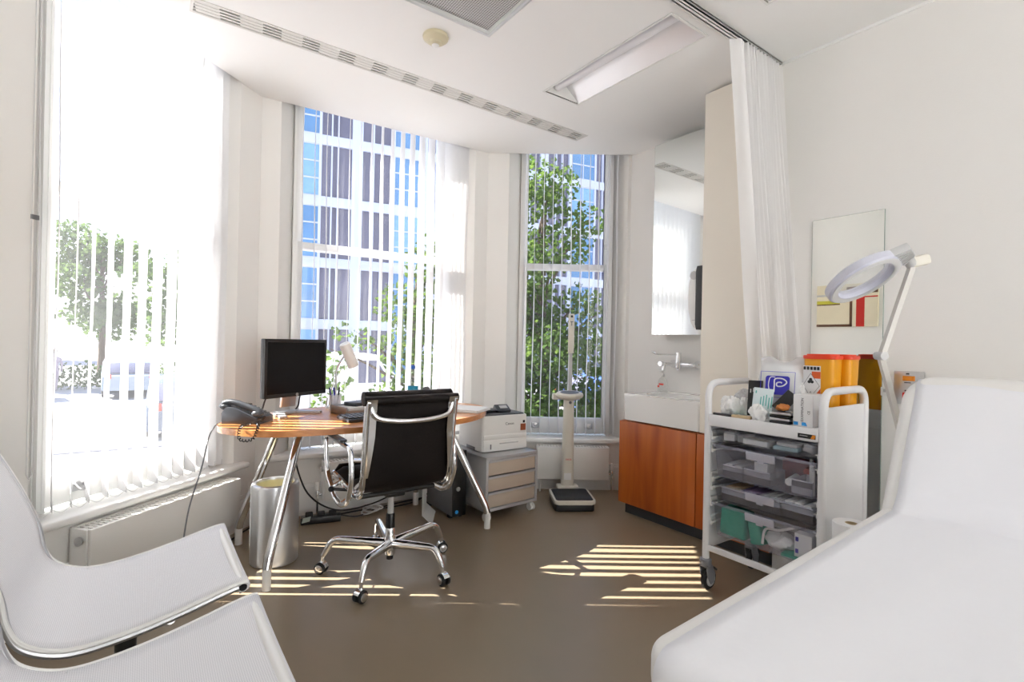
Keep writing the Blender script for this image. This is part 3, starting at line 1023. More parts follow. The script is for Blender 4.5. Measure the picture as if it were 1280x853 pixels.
# ------------------------------------------------------------------ drawers and printer
dr = thing('drawer_unit', 'low metal drawer unit on white castors with three beige drawers under the printer', 'drawers', (2.005, 3.0, 0), R(3.2))
hw, hd = .222, .245
o = B()
zb_, zt_ = .065, .42
o.span(-hw, hw, -hd, hd, zt_ - .022, zt_, bev=.003).span(-hw, hw, -hd, hd, zb_, zb_ + .02, bev=.003)
for s in (-1, 1):
    o.span(s * hw, s * (hw - .02), -hd, hd, zb_, zt_, bev=.003)
o.span(-hw, hw, hd - .01, hd, zb_, zt_)
o.build('carcass', M['silver'], dr)
dh = (zt_ - .022 - zb_ - .02) / 3
for i in range(3):
    z0 = zb_ + .02 + i * dh
    d_ = B().span(-hw + .022, hw - .022, -hd + .004, -hd + .022, z0 + .006, z0 + dh - .016, bev=.002).span(-hw + .03, hw - .03, -hd + .02, hd - .03, z0 + .01, z0 + dh - .03).build('drawer', mat('beige drawer', (.52, .44, .36), .45), dr)
    B().span(-hw + .021, hw - .021, -hd - .002, -hd + .02, z0 + dh - .016, z0 + dh - .002, bev=.002).build('pull_rail', M['silver'], d_)
for sx in (-1, 1):
    for sy in (-1, 1):
        cx, cy = sx * (hw - .03), sy * (hd - .03)
        o = B()
        for q in (-.011, .011):
            o.lathe([(0, -.008), (.024, -.008), (.026, -.005), (.026, .005), (.024, .008), (0, .008)], 18, Matrix.Translation((cx + q, cy, .026)) @ Matrix.Rotation(PI / 2, 4, 'Y'))
        o.tube([(cx, cy, .03), (cx, cy, .066)], .008, 8)
        o.build('castor', M['whitep'], dr)

pr = thing('printer', 'white laser printer with dark top standing on the low drawer unit', 'printer', (2.03, 3.03, .42), R(-3.5))
px_, py_ = .182, .175
o = B()
o.prism(rrect(2 * px_, 2 * py_, .02), .008, .245, bev=.006)
o.build('body', M['whitep'], pr)
o = B()
o.prism(rrect(2 * px_ - .01, 2 * py_ - .03, .02, cy=.01), .243, .252, bev=.003)
o.box((-.02, .03, .256), (.24, .2, .012), rx=-.12, bev=.004)
o.build('output_tray', M['dgrey'], pr)
o = B()
o.box((.05, -.045, .272), (.11, .075, .03), rx=.55, bev=.006)
pd = o.build('control_panel', M['dgrey'], pr)
B().box((.055, -.052, .2885), (.06, .03, .002), rx=.55).build('display', M['lgrey'], pd)
o = B()
# tray front, standing slightly proud, with a scoop handle
o.span(-px_ + .012, px_ - .006, -py_ - .004, -py_ + .01, .010, .083, bev=.003)
tr = o.build('paper_drawer', M['whitep'], pr)
B().box((.03, -py_ - .005, .058), (.15, .006, .008), bev=.002).build('grip', M['lgrey'], tr)
B().box((-.115, -py_ - .005, .04), (.008, .004, .034), bev=.001).build('paper_gauge', M['grey'], tr)
B().span(-px_ + .012, px_ - .006, -py_ - .003, -py_ + .01, .088, .118, bev=.003).build('feed_flap', M['whitep'], pr)
B().box((px_ - .036, -py_ - .001, .158), (.042, .003, .046)).build('sticker', mat('brown print', (.30, .075, .025), .5), pr)
B().box((px_ - .030, -py_ - .001, .196), (.016, .003, .018)).build('label_mark', M['ink'], pr)
text_mesh('logo', 'Canon', .026, M['ink'], pr, face_mtx((.035, -py_ - .0006, .188), (1, 0, 0), (0, 0, 1)))
B().box((-px_ - .001, -.02, .016), (.004, .12, .024), bev=.001).build('side_grip', M['grey'], pr)

# ------------------------------------------------------------------ weighing scale
sc_ = thing('weighing_scale', 'cream column weighing scale with black platform and height rod before the narrow window', 'scale', (2.53, 2.735, 0), R(-32))
o = B()
o.prism(rrect(.275, .30, .02, cy=-.02), .004, .05, bev=.004)
o.build('base', M['black'], sc_)
B().prism(rrect(.292, .315, .03, cy=-.02), .05, .078, bev=.008).build('platform', M['cream'], sc_)
B().prism(rrect(.262, .282, .02, cy=-.02), .0775, .0805, bev=.001).build('rubber_mat', M['blackm'], sc_)
o = B()
o.box((.0, .16, .088), (.155, .085, .02), bev=.004)
o.build('column_foot', M['cream'], sc_)
def colf(i, j):
    w_ = .047 - .008 * j
    a = 2 * PI * i
    return Vector((w_ * math.copysign(abs(math.cos(a)) ** .7, math.cos(a)) - 0, .16 + .035 * math.copysign(abs(math.sin(a)) ** .7, math.sin(a)), .09 + j * .655))
B().grid(colf, 24, 6, closed_u=True).build('column', M['cream'], sc_)
text_mesh('logo', 'seca', .026, M['red'], sc_, face_mtx((0, .1225, .30), (1, 0, 0), (0, 0, 1)))
B().box((-.005, .1225, .17), (.055, .002, .05)).build('rating_label', M['paper'], sc_)
o = B()
o.lathe([(0, -.02), (.075, -.02), (.1, -.005), (.105, .008), (.10, .02), (.085, .026), (0, .026)], 36, Matrix.Translation((0, .135, .775)) @ Matrix.Rotation(R(14), 4, 'X') @ Matrix.Diagonal((1, .62, 1, 1)))
o.box((-.02, .175, .765), (.21, .05, .045), bev=.006)
hd_ = o.build('display_head', M['cream'], sc_)
B().lathe([(0, .0), (.072, .0), (.07, .003), (0, .003)], 32, Matrix.Translation((0, .13, .8)) @ Matrix.Rotation(R(14), 4, 'X') @ Matrix.Diagonal((1, .5, 1, 1))).build('dial_window', M['grey'], hd_)
B().lathe([(0, 0), (.011, 0), (.011, .006), (0, .007)], 16, Matrix.Translation((.005, .127, .725)) @ Matrix.Rotation(PI / 2, 4, 'X')).build('knob', M['grey'], sc_)
B().box((.012, .185, 1.0), (.026, .014, .44)).box((.012, .177, 1.0), (.006, .004, .44)).build('height_rod', M['lgrey'], sc_)
o = B()
o.box((.012, .178, 1.245), (.043, .028, .30), bev=.004)
sl_ = o.build('rod_slider', M['cream'], sc_)
B().box((.012, .1635, 1.375), (.016, .002, .016)).build('sight_hole', M['ink'], sl_)
B().box((.012, .1635, 1.335), (.022, .002, .006)).box((.012, .1635, 1.32), (.006, .002, .03)).build('scale_mark', M['grey'], sl_)

# ------------------------------------------------------------------ office chair
oc = thing('office_chair', 'dark brown leather swivel chair with chrome arms and five-star base at the desk', 'chair', (1.03, 2.452, 0), R(-.8))
for a in (10, 82, 154, 226, 298):
    dx, dy = math.cos(R(a)), math.sin(R(a))
    pts = fillet([(dx * .03, dy * .03, .138), (dx * .28, dy * .28, .168), (dx * .325, dy * .325, .085)], .035, 5)
    lg = B().tube(pts, [.024, .0175] + [.016] * (len(pts) - 3) + [.0125], 10).build('base_leg', M['chrome'], oc)
    o = B()
    ca_ = R(a + 70)
    c_ = Vector((dx * .332, dy * .332, .028))
    ax = Vector((math.cos(ca_), math.sin(ca_), 0))
    o2 = B()
    for q in (-1, 1):
        m = Matrix.Translation(c_ + ax * q * .014) @ ax.to_track_quat('Z', 'Y').to_matrix().to_4x4()
        o.lathe([(0, -.008), (.024, -.008), (.028, -.006), (.028, .006), (.024, .008), (0, .008)], 20, m)
        m2 = Matrix.Translation(c_ + ax * q * .024) @ ax.to_track_quat('Z', 'Y').to_matrix().to_4x4()
        o2.lathe([(0, -.002), (.02, -.002), (.02, .002), (.012, .004 * q + .001), (0, .004 * q + .001)], 18, m2)
    wl = o.build('castor', M['blackm'], oc)
    for q in range(9):
        pass
    hood = []
    o2.grid(lambda i, j: c_ + ax * (j - .5) * .03 + Vector((-ax.y * math.cos(PI * (.05 + .8 * i)), ax.x * math.cos(PI * (.05 + .8 * i)), math.sin(PI * (.05 + .8 * i)))) * .031, 8, 1)
    o2.tube([(dx * .325, dy * .325, .055), (dx * .325, dy * .325, .095)], .0095, 10)
    o2.build('castor_hood', M['chrome'], wl)
B().lathe([(0, .078), (.022, .078), (.027, .083), (.029, .12), (.032, .15), (.026, .175), (.024, .215), (.02, .22), (0, .22)], 24).build('hub', M['chrome'], oc)
B().lathe([(0, .058), (.017, .058), (.017, .08), (0, .08)], 18).build('hub_cap', M['black'], oc)
B().lathe([(0, .215), (.0225, .215), (.0225, .285), (.019, .29), (0, .29)], 20).build('column_sleeve', M['black'], oc)
B().lathe([(0, .285), (.0155, .285), (.0155, .40), (0, .40)], 18).build('gas_column', M['lgrey'], oc)
o = B()
o.box((0, .01, .405), (.10, .16, .035), bev=.01).tube([(-.2, .1, .42), (.2, .1, .42)], .012, 8).tube([(-.2, -.08, .42), (.2, -.08, .42)], .012, 8)
o.build('tilt_mechanism', M['black'], oc)
PR = [(.275, .435), (.262, .462), (.225, .472), (.12, .466), (.02, .458), (-.08, .452), (-.145, .458), (-.183, .49), (-.203, .56), (-.217, .66), (-.230, .78), (-.243, .87), (-.252, .905)]
prof = spline([(0, y, z) for y, z in PR], 5)
def nrmal(i):
    a, b = prof[max(0, i - 1)], prof[min(len(prof) - 1, i + 1)]
    t = (b - a).normalized()
    return Vector((0, t.z, -t.y)) * 1
# two leather skins: the back sheet and the pads in front of it
wid = .212
o = B()
nP = len(prof) - 1
def sheet(off):
    def fn(i, j):
        k_ = i * nP
        a = int(min(nP - 1, math.floor(k_))); f = k_ - a
        p = prof[a].lerp(prof[a + 1], f)
        n_ = nrmal(a).lerp(nrmal(a + 1), f).normalized()
        x = (j - .5) * 2 * wid
        bow = .012 * (1 - (2 * j - 1) ** 2)
        return Vector((x, p.y, p.z)) + n_ * (off(i, j) - bow * .0)
    return fn
o.grid(sheet(lambda i, j: .004 - .010 * (1 - (2 * j - 1) ** 2) * (1 if i > .5 else .3)), 60, 12)
o.grid(sheet(lambda i, j: -.002 - .010 * (1 - (2 * j - 1) ** 2) * (1 if i > .5 else .3)), 60, 12)
o.build('seat_shell', M['leather'], oc, 70)
def padoff(i, j):
    s_ = abs(math.sin(i * PI * 6.0)) ** .35
    e_ = min(1, (1 - abs(2 * j - 1)) * 9) ** .5
    return (.008 + .036 * s_ * e_)
pb = B().grid(sheet(lambda i, j: padoff(i, j)), 120, 14)
pb.build('soft_pads', M['leather'], oc, 70)
# rolled top edge
top = prof[-1]
tp = B()
tp.tube([(-.238, top.y + .006, top.z - .012), (-.236, top.y + .006, top.z - .012), (.236, top.y + .006, top.z - .012), (.238, top.y + .006, top.z - .012)], [.012, .021, .021, .012], 14)
tp.tube([(-.225, top.y + .052, top.z - .003), (-.222, top.y + .052, top.z - .003), (.222, top.y + .052, top.z - .003), (.225, top.y + .052, top.z - .003)], [.014, .03, .03, .014], 14)
tp.build('head_roll', M['leather'], oc, 60)
# chrome side ribs
for s in (-1, 1):
    o = B()
    pts = [Vector((s * (wid + .006), p.y, p.z)) for p in prof[:-2]]
    for off, r_ in ((0, .012), (-.022, .008)):
        P = [p + nrmal(i) * off for i, p in enumerate(pts)]
        o.tube(P, r_, 8)
    for k_ in (8, 20, 34, 44, 54):
        o.tube([pts[k_], pts[k_] + nrmal(k_) * -.022], .006, 6)
    # broad polished plate behind the upper rib
    i0 = len(prof) - 22
    for dy in (-.018, -.024):
        o.grid(lambda i, j: Vector((s * (wid + .016 - (.026 + .022 * min(1, i * 2.2)) * j), prof[i0 + int(round(i * 20))].y + dy, prof[i0 + int(round(i * 20))].z)), 20, 1)
    rb = o.build('side_rib', M['chrome'], oc)
    # arm loop
    x = s * .262
    lp = fillet([(x, -.165, .672), (x, .245, .678), (x, .235, .60), (x, .205, .49), (x, .07, .392), (x, -.03, .380), (x, -.13, .415), (x, -.185, .52), (x, -.180, .60)], .035, 5, closed=True)
    ar = B().tube(lp, .0125, 10, closed=True, flat=1.0)
    ar.tube([(x, -.17, .62), (s * (wid + .004), -.205, .62)], .01, 8).tube([(x, -.03, .385), (s * (wid - .03), -.03, .43)], .011, 8).tube([(x, .12, .43), (s * (wid), .12, .455)], .01, 8)
    ao = ar.build('armrest', M['chrome'], oc)
    B().prism(rrect(.034, .27, .012, cx=x, cy=.07), .684, .694, bev=.003).build('arm_pad', M['black'], ao)
# bowed stretcher across the back
o = B()
yb = -.262
P = [(-.205, yb + .014, .875), (-.192, yb + .006, .835), (-.16, yb - .002, .812), (-.08, yb - .010, .800), (0, yb - .013, .797), (.08, yb - .010, .800), (.16, yb - .002, .812), (.192, yb + .006, .835), (.205, yb + .014, .875)]
Q = spline(P, 5)
o.tube(Q, [.013 + .008 * abs(2 * i / (len(Q) - 1) - 1) ** 4 for i in range(len(Q))], 10)
o.build('back_stretcher', M['chrome'], oc)
o = B()
o.box((-.18, .02, .42), (.06, .05, .04), bev=.01).tube([(-.2, .02, .43), (-.28, .05, .44)], .008, 8)
o.ball((-.285, .05, .44), .014)
o.build('height_lever', M['black'], oc)

# ------------------------------------------------------------------ two white guest chairs
def net_strip(profile, y0, y1, nv=10):
    me = bpy.data.meshes.new('seat_netting')
    bm = bmesh.new()
    uvl = bm.loops.layers.uv.new('uv')
    L = [0]
    for a, b in zip(profile, profile[1:]): L.append(L[-1] + (b - a).length)
    vs = [[bm.verts.new((p.x, y0 + (y1 - y0) * j / nv, p.z - .014 * (1 - (2 * j / nv - 1) ** 2) * min(1, 4 * i / len(profile)))) for j in range(nv + 1)] for i, p in enumerate(profile)]
    for i in range(len(profile) - 1):
        for j in range(nv):
            f = bm.faces.new((vs[i][j], vs[i][j + 1], vs[i + 1][j + 1], vs[i + 1][j]))
            f.smooth = True
            for lp, (a, b) in zip(f.loops, ((i, j), (i, j + 1), (i + 1, j + 1), (i + 1, j))):
                lp[uvl].uv = ((y1 - y0) * b / nv, L[a])
    bm.to_mesh(me)
    bm.free()
    return me
GP = [(.235, .428), (.256, .436), (.262, .45), (.252, .463), (.205, .456), (.10, .428), (0, .406), (-.10, .394), (-.165, .402), (-.222, .436), (-.250, .49), (-.266, .573), (-.305, .68), (-.352, .784), (-.392, .86), (-.405, .888), (-.42, .893), (-.43, .882)]
gprof = spline([(x, 0, z) for x, z in GP], 5)
hw = .272
gc = thing('guest_chair', 'white netting guest chair nearest the long radiator, its whole seat in view', 'chair', (0, 1.915, 0), 0, 'white netting guest chairs')
me = net_strip(gprof, -hw, hw); me.materials.append(M['net'])
q = bpy.data.objects.new('seat_netting', me); COL.objects.link(q); q.parent = gc
sm_ = q.modifiers.new('thick', 'SOLIDIFY'); sm_.thickness = .008; sm_.offset = -1
o = B()
for s in (-1, 1):
    P = [Vector((p.x, s * (hw - .004), p.z - .016)) for p in gprof[16:-10]]
    o2 = B().tube(P, .010, 8)
    o2.build('side_rail', M['alum'], gc)
    P = [Vector((p.x, s * (hw + .001), p.z - .004)) for p in gprof[14:-6]]
    B().tube(P, .0065, 8).build('welt', M['whitep'], gc)
fr = B().tube([(.243, -hw - .004, .447), (.243, hw + .004, .447)], .0135, 18).build('front_roll', M['whitep'], gc)
o = B()
for s in (-1, 1): o.lathe([(0, 0), (.011, 0), (.010, .003), (.006, .002), (0, .002)], 16, Matrix.Translation((.243, s * (hw + .004), .447)) @ Matrix.Rotation(-s * PI / 2, 4, 'X'))
o.build('end_plug', M['black'], fr)
B().tube([(-.418, -hw, .878), (-.418, hw, .878)], .014, 14).build('top_roll', M['whitep'], gc)
o = B()
for x, z in ((.07, .39), (-.14, .372)):
    o.tube(spline([(x, -hw + .006, z + .012), (x, -hw * .55, z - .045), (x, 0, z - .06), (x, hw * .55, z - .045), (x, hw - .006, z + .012)], 7), .013, 10)
o.build('spreader', M['chrome'], gc)
o = B()
o.box((-.035, 0, .322), (.26, .07, .02), bev=.006).lathe([(0, .05), (.026, .05), (.028, .32), (0, .32)], 18, Matrix.Translation((-.03, 0, 0)))
o.build('pedestal', M['black'], gc)
for a in (45, 135, 225, 315):
    dx, dy = math.cos(R(a)), math.sin(R(a))
    l = B().tube(fillet([(-.03 + dx * .02, dy * .02, .10), (-.03 + dx * .27, dy * .27, .055), (-.03 + dx * .30, dy * .30, .012)], .02, 4), [.02] + [.014] * 5 + [.013], 10).build('base_leg', M['chrome'], gc)
    B().lathe([(0, 0), (.017, 0), (.017, .012), (.01, .016), (0, .016)], 14, Matrix.Translation((-.03 + dx * .30, dy * .30, 0))).build('glide', M['black'], l)
dup(gc, (0.008, 1.272, 0), 0, 'white netting guest chair cut off by the lower edge of the photo', 'white netting guest chairs')
# ------------------------------------------------------------------ ceiling fittings
def luminaire(q, label):
    x0, x1, y0, y1 = q
    t = thing('ceiling_light', label, 'light', ((x0 + x1) / 2, (y0 + y1) / 2, ZC), 0, 'recessed ceiling lights')
    hx, hy = (x1 - x0) / 2, (y1 - y0) / 2
    fr = B()
    f = .012
    fr.span(-hx - f, hx + f, -hy - f, -hy, -.004, .004).span(-hx - f, hx + f, hy, hy + f, -.004, .004).span(-hx - f, -hx, -hy, hy, -.004, .004).span(hx, hx + f, -hy, hy, -.004, .004)
    fr.build('trim_frame', M['whitep'], t)
    # curved reflector trough
    rf = B()
    prof = [(-hx, .0), (-hx + .004, .03), (-hx + .025, .07), (-hx + .07, .088), (-.02, .085), (.02, .078), (.055, .055), (.09, .03), (hx - .012, .008), (hx, 0)]
    rf.grid(lambda i, j: Vector((prof[round(i * 9)][0], -hy + 2 * hy * j, prof[round(i * 9)][1])), 9, 4)
    rf.build('reflector', M['reflector'], t, 60)
    for s in (-1, 1):
        B().prism(prof, 0, .004, Matrix.Translation((0, s * (hy - .002), 0)) @ Matrix.Rotation(PI / 2, 4, 'X')).build('end_plate', M['whitep'], t)
    B().span(-hx, hx, -hy, hy, .092, .1).build('housing', M['alum'], t)
    B().tube([(-.05, -hy + .015, .046), (-.05, hy - .015, .046)], .026, 18).build('tube_lamp', TUBE, t)
    for s in (-1, 1): B().box((-.055, s * (hy - .012), .055), (.045, .022, .05), bev=.006).build('lamp_holder', M['lgrey'], t)
    return t
def emitter(name, c, s):
    m, nt, out = newmat(name)
    e_ = nt.nodes.new('ShaderNodeEmission')
    e_.inputs[0].default_value = (*c, 1)
    e_.inputs[1].default_value = s
    nt.links.new(e_.outputs[0], out.inputs[0])
    return m
TUBE = M['tube']
luminaire(LIGHTS[0], 'recessed ceiling light trough in front of the curtain track')
luminaire(LIGHTS[1], 'recessed ceiling light behind the curtain track, only its corner in the photo')

x0, x1, y0, y1 = GRILLE
gr = thing('ceiling_grille', 'square perforated grey ceiling grille cut off by the top of the photo', 'vent', ((x0 + x1) / 2, (y0 + y1) / 2, ZC))
hx = (x1 - x0) / 2
def perf():
    m, nt, out = newmat('perforated metal')
    p = nt.nodes.new('ShaderNodeBsdfPrincipled')
    tc = nt.nodes.new('ShaderNodeTexCoord')
    v = nt.nodes.new('ShaderNodeTexVoronoi'); v.inputs['Scale'].default_value = 95; v.inputs['Randomness'].default_value = 0.0; v.voronoi_dimensions = '2D'
    cr = nt.nodes.new('ShaderNodeValToRGB')
    cr.color_ramp.elements[0].position = .28; cr.color_ramp.elements[0].color = (.06, .06, .06, 1)
    cr.color_ramp.elements[1].position = .36; cr.color_ramp.elements[1].color = (.55, .55, .55, 1)
    nt.links.new(tc.outputs['Object'], v.inputs['Vector'])
    nt.links.new(v.outputs['Distance'], cr.inputs[0])
    nt.links.new(cr.outputs[0], p.inputs['Base Color'])
    p.inputs['Roughness'].default_value = .5
    nt.links.new(p.outputs[0], out.inputs[0])
    return m
B().span(-hx + .0, hx, -hx, hx, .004, .012).build('perforated_panel', perf(), gr)
o = B()
f = .028
for a in range(4):
    m = Matrix.Rotation(a * PI / 2, 4, 'Z')
    o.prism([(-hx - f, -hx - f), (hx + f, -hx - f), (hx - .004, -hx + .004), (-hx + .004, -hx + .004)], -.005, .006, m)
o.build('frame', M['whitep'], gr)

x0, x1, y0, y1 = VENT
vt = thing('ceiling_vent', 'long linear slot vent in the ceiling along the middle window', 'vent', ((x0 + x1) / 2, (y0 + y1) / 2, ZC))
hx, hy = (x1 - x0) / 2, (y1 - y0) / 2
o = B()
o.span(-hx - .012, hx + .012, -hy - .012, -hy, -.003, .003).span(-hx - .012, hx + .012, hy, hy + .012, -.003, .003).span(-hx - .012, -hx, -hy, hy, -.003, .003).span(hx, hx + .012, -hy, hy, -.003, .003)
rows = 4
pitch_ = 2 * hy / rows
for r_ in range(rows + 1):
    y = -hy + r_ * pitch_
    o.span(-hx, hx, max(-hy, y - .005), min(hy, y + .005), -.002, .012)
per, opn = .185, .085
for r_ in range(rows):
    y = -hy + (r_ + .5) * pitch_
    x = -hx + r_ * .004
    while x < hx:
        o.span(x, min(hx, x + per - opn), y - pitch_ / 2, y + pitch_ / 2, .0, .008)
        x += per
o.build('slotted_face', mat('vent face', (.70, .69, .66), .5), vt)
B().span(-hx, hx, -hy, hy, .05, .055).build('duct', M['gap'], vt)
o = B()
for r_ in range(rows):
    y = -hy + (r_ + .5) * pitch_
    k_ = -hx
    while k_ < hx:
        o.span(k_, k_ + .004, y - pitch_ / 2, y + pitch_ / 2, .008, .02)
        k_ += .022
o.build('slot_fins', M['gap'], vt)

sd = thing('smoke_detector', 'round cream smoke detector on the ceiling between vent and grille', 'detector', (1.150, 2.294, ZC))
B().lathe([(0, 0), (.062, 0), (.064, -.006), (.062, -.016), (.05, -.026), (.034, -.030), (.03, -.040), (.018, -.045), (0, -.045)], 32).build('housing', mat('aged cream plastic', (.66, .60, .42), .45), sd)
B().lathe([(.016, -.0445), (.019, -.048), (.012, -.052), (0, -.0525)], 20).build('sensor', M['whitep'], sd)

tk = thing('curtain_track', 'white curtain track on the ceiling with a dark slot, leading to the curtain', 'track', (2.1, 1.386, ZC))
B().span(-1.2, XR - 2.1, -.018, -.012, -.018, 0).span(-1.2, XR - 2.1, .012, .018, -.018, 0).span(-1.2, XR - 2.1, -.018, .018, -.003, 0).span(-1.2, XR - 2.1, -.018, -.0035, -.018, -.015).span(-1.2, XR - 2.1, .0035, .018, -.018, -.015).build('rail', M['whitep'], tk)
B().span(-1.2, XR - 2.1, -.012, .012, -.0045, -.0035).build('slot', M['gap'], tk)

# curtain: pleated top gathered against the wall, the foot swept towards the trolley
def curtain_pt(i, j):
    # i along the cloth, j down
    n = 13
    s = i
    if s < .30:                       # wide loose fold at the free end
        f = s / .30
        tx, ty = 2.285 + .075 * f, 1.405 - .03 * f - .02 * math.sin(f * PI)
    else:
        f = (s - .30) / .70
        tx = 2.36 + .355 * f
        ty = 1.386 + .026 * math.sin(f * n * 2 * PI)
    fs = s
    bx = 2.628 + .085 * fs + .006 * math.sin(fs * 3 * 2 * PI)
    by = 1.462 - .235 * fs + .010 * math.sin(fs * 3 * 2 * PI + 1)
    k = j ** 1.05
    kk = min(1, k * 1.5)
    x = tx + (bx - tx) * kk + .006 * math.sin(9 * j + 20 * i)
    y = ty + (by - ty) * kk
    return Vector((min(x, XR - .006), y, ZC - .02 - 2.35 * j))
ct = thing('curtain', 'white fabric curtain gathered in pleats beside the beige panel', 'curtain', (0, 0, 0))
B().grid(curtain_pt, 220, 40).build('cloth', M['curtain'], ct, 80)
o = B()
for i in range(12): o.span(2.365 + i * .029, 2.371 + i * .029, 1.38, 1.392, ZC - .03, ZC - .012)
o.build('gliders', M['whitep'], ct)

# ------------------------------------------------------------------ sink niche
cb = thing('sink_cabinet', 'orange cherry wood sink cabinet with two doors on a dark plinth', 'cabinet', (2.9, 1.9, 0))
def cs(b, x0, x1, y0, y1, z0, z1, **k): return b.span(x0 - 2.9, x1 - 2.9, y0 - 1.9, y1 - 1.9, z0, z1, **k)
o = B()
cs(o, 2.712, XS - .004, 1.374, 2.425, .085, .645)
o.build('carcass', M['cabinet'], cb)
cs(B(), XF, 2.709, 1.823, 2.427, .082, .642, bev=.0015).build('door', M['cabinet'], cb)
cs(B(), XF, 2.709, 1.374, 1.817, .082, .642, bev=.0015).build('door', M['cabinet'], cb)
cs(B(), 2.745, XS - .01, 1.374, 2.41, 0, .085).build('plinth', M['plinth'], cb)

bs = thing('wash_basin', 'white ceramic wash basin block on the cherry wood cabinet', 'basin', (2.92, 2.105, .65))
o = B()
X0, X1, Y0, Y1 = 2.694 - 2.92, XS - .004 - 2.92, 1.806 - 2.105, 2.398 - 2.105
zt_ = .183
bowl = [( -.035 + .155 * math.cos(2 * PI * k / 40) * 1.0, .215 * math.sin(2 * PI * k / 40)) for k in range(40)]
me = outline_mesh('deck', rrect(X1 - X0, Y1 - Y0, .012, cx=(X0 + X1) / 2, cy=(Y0 + Y1) / 2), [bowl], .012)
bt = bmesh.new(); bt.from_mesh(me)
bmesh.ops.transform(bt, matrix=Matrix.Translation((0, 0, zt_)), verts=bt.verts)
o._add(bt)
def side(i, j):
    pts = rrect(X1 - X0, Y1 - Y0, .012, cx=(X0 + X1) / 2, cy=(Y0 + Y1) / 2)
    p = pts[round(i * len(pts)) % len(pts)]
    q = 1 - .015 * (1 - j)
    return Vector((p[0] * q, p[1] * q, .004 + j * (zt_ - .006)))
o.grid(side, 24, 4, closed_u=True)
def bw(i, j):
    a = 2 * PI * i
    f = math.cos(j * PI / 2) ** .45
    return Vector((-.035 + .155 * math.cos(a) * f, .215 * math.sin(a) * f, zt_ - .006 - .12 * math.sin(j * PI / 2) + .0055 * (1 - j) ** 12))
o.grid(bw, 40, 12, closed_u=True)
o.build('bowl', M['ceramic'], bs, 40)
B().lathe([(0, 0), (.02, 0), (.021, .003), (0, .003)], 20, Matrix.Translation((-.035, 0, .058))).build('drain', M['chrome'], bs)

tp = thing('wall_tap', 'chrome lever tap mounted on the wall above the basin', 'tap', (XS, 2.245, 1.035))
o = B()
for y in (-.115, .09):
    o.lathe([(0, 0), (.03, 0), (.029, .008), (.018, .022), (.014, .035), (0, .035)], 24, Matrix.Translation((0, y, 0)) @ Matrix.Rotation(-PI / 2, 4, 'Y'))
    o.tube(fillet([(-.02, y, 0), (-.062, y, 0), (-.062, y * .2, 0)], .02, 4), .0145, 12)
o.build('wall_union', M['chrome'], tp)
o = B()
o.tube([(-.062, -.09, 0), (-.062, .075, 0)], .0165, 14)
o.lathe([(0, -.03), (.019, -.03), (.021, -.02), (.021, .05), (.019, .085), (0, .086)], 22, Matrix.Translation((-.068, 0, 0)))
o.tube([(-.068, 0, -.025), (-.068, 0, -.042)], .013, 14)
o.build('body', M['chrome'], tp)
o = B()
o.tube(fillet([(-.068, .01, .0), (-.175, .045, .002), (-.178, .046, -.045)], .014, 5), .0125, 12)
o.lathe([(0, 0), (.017, 0), (.017, .03), (0, .03)], 16, Matrix.Translation((-.185, .048, .004)) @ Matrix.Rotation(-PI / 2 + .02, 4, 'Y'))
o.build('spout', M['chrome'], tp)
o = B()
Q = spline([(-.068, 0, .072), (-.12, .03, .070), (-.19, .075, .069), (-.215, .09, .078), (-.235, .103, .090)], 6)
o.tube(Q, [.0085] * 14 + [.010, .012, .014, .016, .0165, .016, .015, .014, .012, .009, .006][:len(Q) - 14], 10, flat=.6)
o.build('lever', M['chrome'], tp)

so_ = thing('soap_bottle', 'clear soap pump bottle with red label on the basin edge below the tap', 'bottle', (3.085, 2.375, .833))
def sb(i, j):
    a = 2 * PI * i
    pr_ = [(.040, 0), (.041, .01), (.040, .05), (.036, .075), (.024, .095), (.011, .104), (.010, .112)]
    k_ = j * 6; q = min(5, int(k_)); f = k_ - q
    r_ = pr_[q][0] * (1 - f) + pr_[q + 1][0] * f; z_ = pr_[q][1] * (1 - f) + pr_[q + 1][1] * f
    return Vector((r_ * .6 * math.cos(a), r_ * math.sin(a), z_))
B().grid(sb, 24, 18, closed_u=True).build('body', glass('soap plastic', (.93, .94, .93), veil=.12, rough=.08), so_)
B().lathe([(0, .11), (.012, .11), (.012, .125), (.005, .126), (.005, .143), (0, .143)], 16).box((-.014, 0, .146), (.045, .014, .009), bev=.003).build('pump', M['whitep'], so_)
B().box((-.0255, -.006, .052), (.002, .04, .012)).box((-.0255, .018, .036), (.002, .016, .014)).build('label_band', M['red'], so_)

mc = thing('mirror_cabinet', 'tall frameless mirror above the basin reflecting the window and ceiling vent', 'mirror', (3.09, 2.122, 1.245))
B().span(-.045, XS - 3.092, -.318, .318, .012, 1.39).build('backing', M['whitep'], mc)
B().span(-.058, -.050, -.320, .320, 0, 1.395).build('edge', M['glassedge'], mc)
B().quad((-.0585, -.319, .001), (-.0585, .319, .001), (-.0585, .319, 1.394), (-.0585, -.319, 1.394)).build('mirror_face', M['mirror'], mc)

